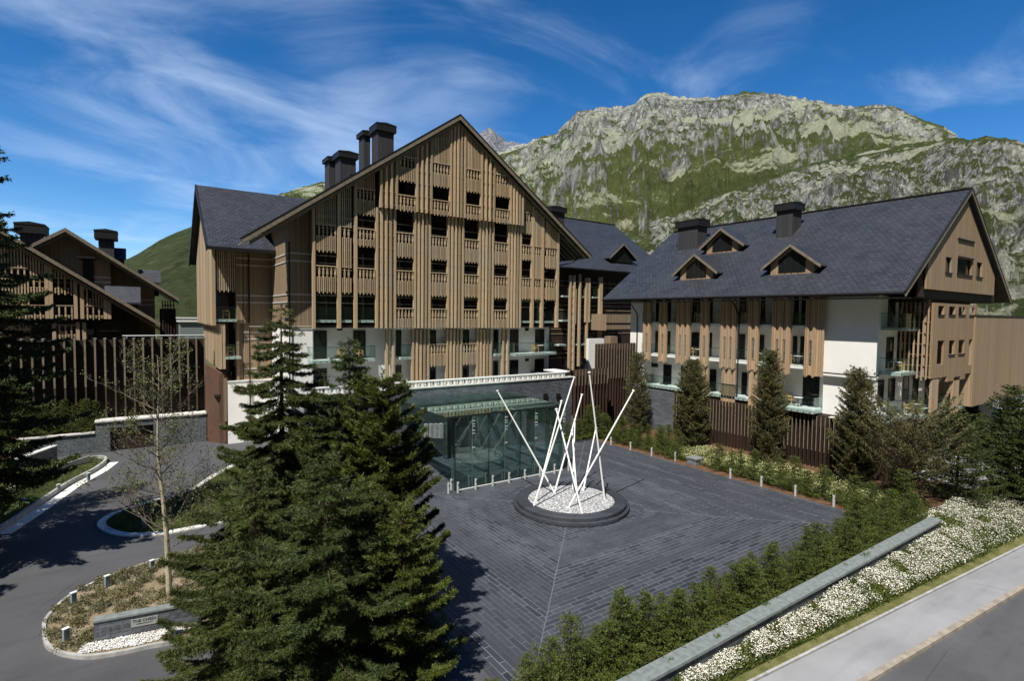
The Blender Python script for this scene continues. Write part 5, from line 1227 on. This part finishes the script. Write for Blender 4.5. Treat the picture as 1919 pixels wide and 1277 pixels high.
for i in range(13):
    y = 12.4+i*.9; shrub(34.25+rr.uniform(-.15, .35), y, 0, f'young conifer, {ORD[i]} from the front in the right forecourt border', 'young conifers in the right border near the front', s=.85 if i > 3 else .95)
for i in range(10):
    y = 26.9+i*.98; shrub(34.3+rr.uniform(-.1, .5), y, 0, f'young conifer, {ORD[i]} beyond the stone block in the right forecourt border', 'young conifers in the right border beyond the stone block', s=.9)
for i in range(9):
    y = 28+i*1.0; shrub(35.6+rr.uniform(-.2, .6), y, 0, f'young conifer in the second row of the far border, {ORD[i]} from the stone block', 'second row of conifers in the far border', s=.85)
for i in range(9):
    x = 29.6+i*.62; shrub(x, 36.2-i*.07+rr.uniform(-.2, .2), 0, f'young conifer below the brown fin fence, {ORD[i]} from the left', 'conifers below the brown fin fence', s=.95)
for i in range(6):
    shrub(34.6+i*.8, 12.0+rr.uniform(-.3, .6)+i*.25, 0, f'young conifer past the end of the front wall, {ORD[i]} from the wall', 'conifers past the end of the front wall', s=.9)
for i in range(20):
    x = -8.6+i*.62 if i < 13 else -8.3+(i-13)*1.2
    if i < 13: shrub(x, 53.1+rr.uniform(-.1, .3), 1.6 if x < -3.1 else 1.9, f'young conifer before the long left fin fence, {ORD[i]} from the left', 'young conifers along the long left fin fence', s=1.05) if x < -2.9 else None
mb = MB(); mb.box(-20, -3.0, 52.6, 54.5, 0, 1.62); tag(mb.build('raised_bed', M['soil']), 'raised soil bed before the left fin fence', 'garden bed')
tt_ = 0
t = thing('stone_block', at(1303, 868, Z=0), 'small grey stone block at the edge of the forecourt between flowers and conifers', 'block')
q = at(1303, 870, Z=0); t.location = (0, 0, 0); mb = MB(); mb.box(q.x-.45, q.x+.45, q.y-.4, q.y+.4, 0, .42); mb.build('block', M['stonel'], t); mb = MB(); mb.box(q.x-.5, q.x+.5, q.y-.45, q.y+.45, .422, .5); mb.build('block_cap', M['cope'], t)

# ------------------------------------------------------------------ front wall
fw = thing('front_stone_wall', (20, 10.3, 0), 'low slate stone wall with grey coping along the flower bank by the road', 'wall')
mb = MB(); mb.box(3, 34.25, 10.1, 10.5, -.6, .5); mb.build('stone_face', M['stone'], fw)
mb = MB(); x = 3.; 
while x < 34.2: x2 = min(x+1.1, 34.3); mb.box(x+.006, x2-.006, 10.02, 10.56, .502, .6); x += 1.1
mb.build('coping', M['cope'], fw)
# flower bank
def bank_z(x, y):
    ye = 9.25-(x-15.6)*.0862+.25; top = 10.1+np.where(x > 34.3, 1.0, 0); f = np.clip((y-ye)/np.maximum(top-ye, .2), 0, 1); return -.42+f*.34
nx, ny = 120, 10
V = []; 
for i in range(nx+1):
    x = 2+i*(62-2)/nx; ye = min(9.95, 9.25-(x-15.6)*.0862+.22); top = 10.12 if x < 34.3 else 11.4
    for j in range(ny+1): y = ye+(top-ye)*j/ny; V.append((x, y, float(bank_z(np.float64(x), y))-.0))
F = [(i*(ny+1)+j, (i+1)*(ny+1)+j, (i+1)*(ny+1)+j+1, i*(ny+1)+j+1) for i in range(nx) for j in range(ny)]
tag(npmesh('bank', V, F, M['darkg']), 'planted slope between the stone wall and the verge', None, None, 'structure')
def flowerfield(name, label, n, fx, hz, rng, stem=.28, dens_leaf=2.2, size=.032):
    x, y, z = fx(rng, n)
    hgt = hz*rng.uniform(.45, 1.1, n)*(.55+.7*fbm(x*1.3, y*1.3, 5, 3))
    P = np.stack([x, y, z+hgt], 1); keep = fbm(x*1.5+7, y*1.5, 9, 4) > .44+rng.uniform(-.16, .10, n); P = P[keep]; m = len(P)
    a = rng.uniform(0, 6.28, m); s = size*rng.uniform(.6, 1.35, m); tz = rng.normal(0, .35, (m, 2))
    C_ = np.stack([np.cos(a), np.sin(a), tz[:, 0]], 1)*s[:, None]; S_2 = np.stack([-np.sin(a), np.cos(a), tz[:, 1]], 1)*s[:, None]
    Vf = np.stack([P+C_, P+S_2, P-C_, P-S_2], 1).reshape(-1, 3)
    k = int(m*dens_leaf); idx = rng.integers(0, n, k); PL_ = np.stack([x[idx]+rng.normal(0, .05, k), y[idx]+rng.normal(0, .05, k), z[idx]+hgt[idx]*rng.uniform(0, .85, k)], 1)
    DL = rng.normal(0, .5, (k, 3)); DL[:, 2] = 1.
    Vl, Fl = leaves(PL_, DL, .16, .016, rng)
    return Vf, np.arange(len(Vf)).reshape(-1, 4), Vl, Fl
t_ = NT('daisy_petals'); M['daisy'] = t_.fin(t_.mix(t_.island(), (.62, .58, .44, 1), (.88, .87, .80, 1)), .7, .2)
t_ = NT('yellow_flowers'); M['yflow'] = t_.fin(t_.mix(t_.island(), (.45, .42, .12, 1), (.80, .78, .50, 1)), .7, .2)
rg = np.random.default_rng(3)
def fb1(rng, n):
    x = 3+rng.uniform(0, 1, n)**.8*57; ye = np.minimum(9.8, 9.25-(x-15.6)*.0862+.32); top = np.where(x < 34.3, 10.02, 11.3); f = rng.uniform(0, 1, n)**.75; y = ye+(top-ye)*f; return x, y, bank_z(x, y)
a, b, c, d = flowerfield('daisies', '', 95000, fb1, .42, rg, size=.021, dens_leaf=2.0)
tag(npmesh('daisies', a, b, M['daisy']), 'mass of white daisies on the bank by the road', 'flowers', None, 'stuff'); tag(npmesh('daisy_leaves', c, d, M['leafH']), 'green leaves among the daisies', 'leaves', None, 'stuff')
def fb2(rng, n): 
    x = rng.uniform(34.0, 38.6, n); y = rng.uniform(12.0, 28, n); return x, y, np.zeros(n)
a, b, c, d = flowerfield('yellow', '', 24000, fb2, .5, rg, size=.024)
tag(npmesh('meadow_flowers', a, b, M['yflow']), 'cream and yellow meadow flowers behind the right border', 'flowers', None, 'stuff'); tag(npmesh('meadow_leaves', c, d, M['leafH']), 'green leaves among the meadow flowers', 'leaves', None, 'stuff')

# ------------------------------------------------------------------ drive: islands, kerbs, sign wall, birch
def smooth(pts, n=8):
    out = []; m = len(pts)
    for i in range(m):
        p0, p1, p2, p3 = [Vector((*pts[(i+k-1) % m][:2], 0)) for k in range(4)]
        for j in range(n): t = j/n; out.append(.5*((2*p1)+(p2-p0)*t+(2*p0-5*p1+4*p2-p3)*t*t+(3*p1-p0-3*p2+p3)*t**3))
    return out
isl = smooth([(-2.85, 23.6), (-2.9, 24.6), (-2.55, 25.8), (-2.0, 26.6), (-1.0, 27.3), (.5, 27.9), (3.0, 28.4), (5.6, 28.2), (7.2, 27), (7.4, 22), (7.0, 15), (6.2, 13), (3.6, 12.8), (2.4, 17), (1.4, 20.1), (.3, 20.7), (-.6, 20.85), (-1.5, 21.15), (-2.2, 21.8), (-2.65, 22.6)])
mb = MB(); c = Vector((3, 22, .09)); n = len(isl)
for k, p in enumerate(isl): mb.v.append((p.x, p.y, .06))
mb.v.append(tuple(c)); mb.f += [(k, (k+1) % n, n) for k in range(n)]
tag(mb.build('planting_bed', M['sand']), 'sandy planted island beside the drive', None, None, 'structure')
def kerb(pts, w, h, m, label, closed=True, name='kerb'):
    mb = MB(); n = len(pts); rng_ = range(n if closed else n-1); V = []
    for k in range(n):
        p = pts[k]; a = pts[(k-1) % n] if closed or k else p; b = pts[(k+1) % n] if closed or k < n-1 else p; d = (b-a).normalized(); nr = Vector((d.y, -d.x, 0))*w/2
        V += [(p.x-nr.x, p.y-nr.y, -.02), (p.x-nr.x, p.y-nr.y, h), (p.x+nr.x, p.y+nr.y, h), (p.x+nr.x, p.y+nr.y, -.02)]
    F = []
    for k in rng_: a = k*4; b = ((k+1) % n)*4; F += [(a, b, b+1, a+1), (a+1, b+1, b+2, a+2), (a+2, b+2, b+3, a+3)]
    mb.add(V, F); return tag(mb.build(name, M[m]), label, None, None, 'structure')
kerb(isl, .11, .12, 'kerb', 'pale stone kerb round the planted island')
i2 = smooth([(-1.6, 34.2), (-.8, 32.4), (.6, 31.6), (2.4, 31.5), (5.5, 32.2), (8.4, 34), (8.4, 40), (7, 44), (4.4, 41), (2.4, 37.8), (.2, 36.6), (-1.2, 35.6)])
mb = MB(); n = len(i2)
for k, p in enumerate(i2): mb.v.append((p.x, p.y, .07))
mb.v.append((4, 36, .1)); mb.f += [(k, (k+1) % n, n) for k in range(n)]
tag(mb.build('planting_bed', M['darkg']), 'planted island behind the birch', None, None, 'structure')
kerb(i2, .75, .06, 'whitel', 'wide white kerb strip of the rear island')
i3 = smooth([(-30, 20), (-9, 30.5), (-6.1, 35.4), (-5.0, 39), (-3.9, 43), (-2.7, 46), (-2.2, 48.4), (-2.6, 49.6), (-3.4, 49.4), (-6, 47.5), (-30, 44)])
mb = MB(); n = len(i3)
for k, p in enumerate(i3): mb.v.append((p.x, p.y, .08))
mb.v.append((-14, 37, 2.6)); mb.f += [(k, (k+1) % n, n) for k in range(n)]
tag(mb.build('planting_bed', M['darkg']), 'green sloping bed left of the drive', None, None, 'structure')
kerb(i3, .16, .3, 'kerb', 'grey kerb wall of the left bed')
pl = [Vector((x+.42, y-.1, 0)) for x, y in ((-6.1, 35.4), (-5.0, 39), (-3.9, 43), (-2.7, 46), (-2.15, 48.2))]; kerb(pl, .6, .03, 'whitel', 'pale pavement strip along the left bed', False, 'pavement')
t = thing('garden_retaining_wall', (-7, 44, 0), 'grey stone retaining wall with pale coping among the left plantings', 'wall')
mb = MB(); pa, pb = Vector((-14, 30, 0)), Vector((-5.2, 50.2, 0)); mb.beam(pa+Vector((0, 0, .7)), pb+Vector((0, 0, .5)), .3, 1.4); mb.build('stone_face', M['stonel'], t); mb = MB(); mb.beam(pa+Vector((0, 0, 1.45)), pb+Vector((0, 0, 1.25)), .42, .08); mb.build('coping', M['copew'], t)
t = thing('timber_edging', (-6, 40, 0), 'low pale edging curving through the left planting bed', 'edging'); mb = MB(); mb.beam((-9, 33.5, .75), (-4.4, 45.8, .55), .08, .5); mb.beam((-4.4, 45.8, .55), (-3.1, 48.0, .5), .08, .45); mb.build('boards', M['kerb'], t)
# sign wall
sgn = thing('sign_wall', (0, 22, 0), 'low grey stone sign wall with engraved plaque on the planted island', 'sign')
pa, pb = Vector((-1.42, 21.95, 0)), Vector((1.6, 21.42, 0)); d = (pb-pa).normalized(); nr = Vector((d.y, -d.x, 0))
mb = MB(); mb.beam(pa+Vector((0, 0, .36))-nr*.13, pb+Vector((0, 0, .36))-nr*.13, .26, .74); mb.build('stone_body', M['stone'], sgn)
mb = MB(); mb.beam(pa-d*.03-nr*.13+Vector((0, 0, .765)), pb-nr*.13+Vector((0, 0, .765)), .34, .06); mb.build('coping', M['cope'], sgn)
mb = MB(); c = pa+d*1.38; mb.beam(c-d*.36+nr*.012+Vector((0, 0, .47)), c+d*.40+nr*.012+Vector((0, 0, .47)), .022, .26); plq = mb.build('plaque', plain('plaque_metal', (.30, .32, .31), .5, .1), sgn)
def text(s_, size, pos, name, m):
    cu_ = bpy.data.curves.new(name, 'FONT'); cu_.body = s_; cu_.size = size; cu_.align_x = 'CENTER'; cu_.extrude = .004; cu_.resolution_u = 2
    tmp = bpy.data.objects.new('tmp', cu_); me = bpy.data.meshes.new_from_object(tmp); bpy.data.objects.remove(tmp); me.materials.append(m)
    X = d; Zv = Vector((0, 0, 1)); Nn = nr; Mx = Matrix((X, Zv, Nn)).transposed().to_4x4(); Mx.translation = pos-sgn.location; me.transform(Mx)
    o = bpy.data.objects.new(name, me); COL.objects.link(o); o.parent = plq; return o
text('THE CHEDI', .135, c+nr*.026+Vector((0, 0, .49))+d*.02, 'lettering', M['dark']); text('ANDERMATT SWISS ALPS', .042, c+nr*.026+Vector((0, 0, .415))+d*.02, 'lettering', M['dark'])
# pebbles in front of the sign wall
rg = np.random.default_rng(8); mb = MB(); nP = 2400
for i in range(nP):
    u = rg.uniform(-.1, 1); w = rg.uniform(.03, .78*(1-abs(u-.45)*.5)); p = pa+(pb-pa)*u*1.0+nr*w; r = rg.uniform(.014, .034)
    if (Vector((p.x, p.y, 0))).y < 20.95: continue
    z = .075+rg.uniform(0, .04); mb.add([(p.x-r, p.y, z), (p.x, p.y-r*.8, z+.01), (p.x+r, p.y, z), (p.x, p.y+r*.8, z+.01), (p.x, p.y, z+r*.7), (p.x, p.y, z-r)], [(0,1,4),(1,2,4),(2,3,4),(3,0,4)])
tag(mb.build('pebbles', M['whitep']), 'white pebbles in front of the sign wall', 'pebbles', None, 'stuff')
mb = MB(); mb.add([(-1.1, 23.1, .1), (-.7, 23.0, .1), (-.6, 23.4, .12), (-1.0, 23.5, .1), (-.85, 23.2, .3)], [(0,1,4),(1,2,4),(2,3,4),(3,0,4)]); tag(mb.build('boulder', M['whitel']), 'pale boulder among the low plants of the island', 'boulder')
# bollards round the islands
M['bolg'] = plain('bollard_grey', (.22, .27, .29), .5, .15)
def slab_bollard():
    t = thing('drive_bollard', (0, 0, 0), 'x', 'bollard'); mb = MB(); mb.box(-.08, .08, -.06, .06, 0, .42); mb.build('post', M['bolg'], t); mb = MB(); mb.box(-.095, .095, -.075, .075, .422, .45); mb.build('cap', M['slab'], t); return t
sb = slab_bollard(); fs = True
for px, py, w in ((124, 1203, 'nearest, in front of the sign wall end'), (138, 1133, 'at the left tip of the planted island'), (201, 1100, 'on the rear kerb of the planted island'), (285, 1070, 'on the rear kerb beside the birch'), (166, 900, 'at the end of the left bed'), (110, 922, 'half way along the left bed'), (47, 950, 'in shade on the left bed'), (270, 990, 'on the rear island')):
    q = at(px, py, Z=.08); o = sb if fs else copy_tree(sb); fs = False; o.location = q; o.rotation_euler[2] = .5; o['label'] = 'square grey drive bollard '+w; o['group'] = 'square bollards round the drive'
# low shrubs
def lowshrubs(name, label, pts, leaf, rng, per=90, r=.28, h=.32, kind='stuff'):
    P = []
    for x, y, z in pts:
        a = rng.uniform(0, 6.28, per); rr_ = r*rng.uniform(0, 1, per)**.5*rng.uniform(.6, 1.3); P.append(np.stack([x+np.cos(a)*rr_, y+np.sin(a)*rr_, z+rng.uniform(0, h, per)*(1-rr_/r*.5)], 1))
    P = np.concatenate(P); D = rng.normal(0, .7, P.shape); D[:, 2] += .7; V, F = leaves(P, D, .10, .014, rng)
    return tag(npmesh(name, V, F, M[leaf]), label, 'plants', None, kind)
rg = np.random.default_rng(10)
def inpoly(x, y, poly):
    c = False; n = len(poly)
    for i in range(n):
        a = poly[i]; b = poly[i-1]
        if (a.y > y) != (b.y > y) and x < (b.x-a.x)*(y-a.y)/(b.y-a.y)+a.x: c = not c
    return c
pts = []
while len(pts) < 420:
    x, y = rg.uniform(-2.8, 6), rg.uniform(20.8, 28.3)
    if inpoly(x, y, isl) and (y > 22.35-.18*(x+1.4) or x < -1.5) and not (abs(x+.8) < .4 and abs(y-23.2) < .35): pts.append((x, y, .06))
lowshrubs('low_shrubs', 'grey green low shrubs covering the planted island', pts, 'leafS', rg, per=120, r=.20, h=.24)
pts = []
while len(pts) < 260:
    x, y = rg.uniform(-2, 8), rg.uniform(31, 43)
    if inpoly(x, y, i2): pts.append((x, y, .08))
lowshrubs('low_shrubs', 'low green shrubs on the rear island', pts, 'leafG', rg, per=100, r=.4, h=.55)
pts = []
while len(pts) < 330:
    x, y = rg.uniform(-13, -2.4), rg.uniform(28, 49.4)
    if inpoly(x, y, i3): pts.append((x, y, .1+max(0, (1-math.hypot(x+14, (y-37)*.8)/12))*2.3))
lowshrubs('low_shrubs', 'low green and brown plants in the sloping bed left of the drive', pts, 'leafG', rg, per=80, r=.42, h=.4)
# birch
def birch(loc, H, label):
    rng = random.Random(4); t = thing('birch', loc, label, 'tree'); tr = MB(); bm = MB(); tips = []
    x = y = 0; pts = []; n = 12
    for i in range(n+1): pts.append((math.sin(i*.7)*.04*i/4-.03*i, .02*math.cos(i*.9)*i/3, H*i/n))
    tr.tube(pts, [.11*(1-i/n*.93) for i in range(n+1)], 8)
    def br(p, d, L, r, dep):
        q = [Vector(p)]; dd = Vector(d).normalized(); m = 6
        for i in range(m): dd = (dd+Vector((rng.uniform(-.16, .16), rng.uniform(-.16, .16), .05 if dep else .02))).normalized(); q.append(q[-1]+dd*(L/m))
        bm.tube(q, [r*(1-i/m*.8) for i in range(m+1)], 5, cap=False); tips.extend([(v, dep) for v in q[2:]])
        if dep < 3:
            for k in range(6 if dep == 0 else 4 if dep == 1 else 3):
                i = rng.randint(1, m); a = Vector((rng.uniform(-1, 1), rng.uniform(-1, 1), rng.uniform(-.2, .8))).normalized(); br(q[i], dd*.8+a*.7, L*rng.uniform(.35, .6), r*.45, dep+1)
    for k in range(40):
        h = H*(.2+.77*k/40); i = h/H*n; j = int(i); p = Vector(pts[j]).lerp(Vector(pts[min(n, j+1)]), i-j); a = k*2.4+rng.uniform(-.3, .3)
        br(p, (math.cos(a), math.sin(a), rng.uniform(.35, .9)), (.6+2.2*(1-h/H)**.6)*rng.uniform(.7, 1.1), .022, 0)
    lc = t.location.copy(); t.location = (0, 0, 0); tr.build('trunk', M['barkpale'], t); bm.build('branches', M['bark2'], t)
    g = np.random.default_rng(2); P = np.array([tuple(v) for v, dp in tips for _ in range(1 if dp < 2 else 2) if g.random() < .16]); P = P+g.normal(0, .05, P.shape)
    D = g.normal(0, 1, P.shape); V, F = leaves(P, D, .065, .024, g); npmesh('foliage', V, F, M['leafG'], t); t.location = lc
M['bark2'] = plain('twig_bark', (.16, .13, .10), .8, .3, 6)
q = at(318, 1118, Z=.05); birch((q.x, q.y, .05), 9.3, 'thin nearly bare birch with a pale trunk on the planted island')
# far village bits between the left houses and the hotel
for i, (px, py, w, h, d_, m, lb) in enumerate(((350, 598, 9, 3, 130, 'darkwood', 'small dark flat roofed house in the far valley left of the hotel'), (372, 604, 7, 2.2, 120, 'cope', 'small pale shed in the far valley beside the dark house'))):
    p = at(px, py, D=d_); t = thing('far_house', (p.x, p.y, 0), lb, 'building'); t.location = (0, 0, 0); mb = MB(); mb.box(p.x-w/2, p.x+w/2, p.y, p.y+6, -1, p.z); mb.build('wall', M[m], t); mb = MB(); mb.box(p.x-w/2-.4, p.x+w/2+.4, p.y-.4, p.y+6.4, p.z+.003, p.z+.3); mb.build('roof', M['copew'], t)
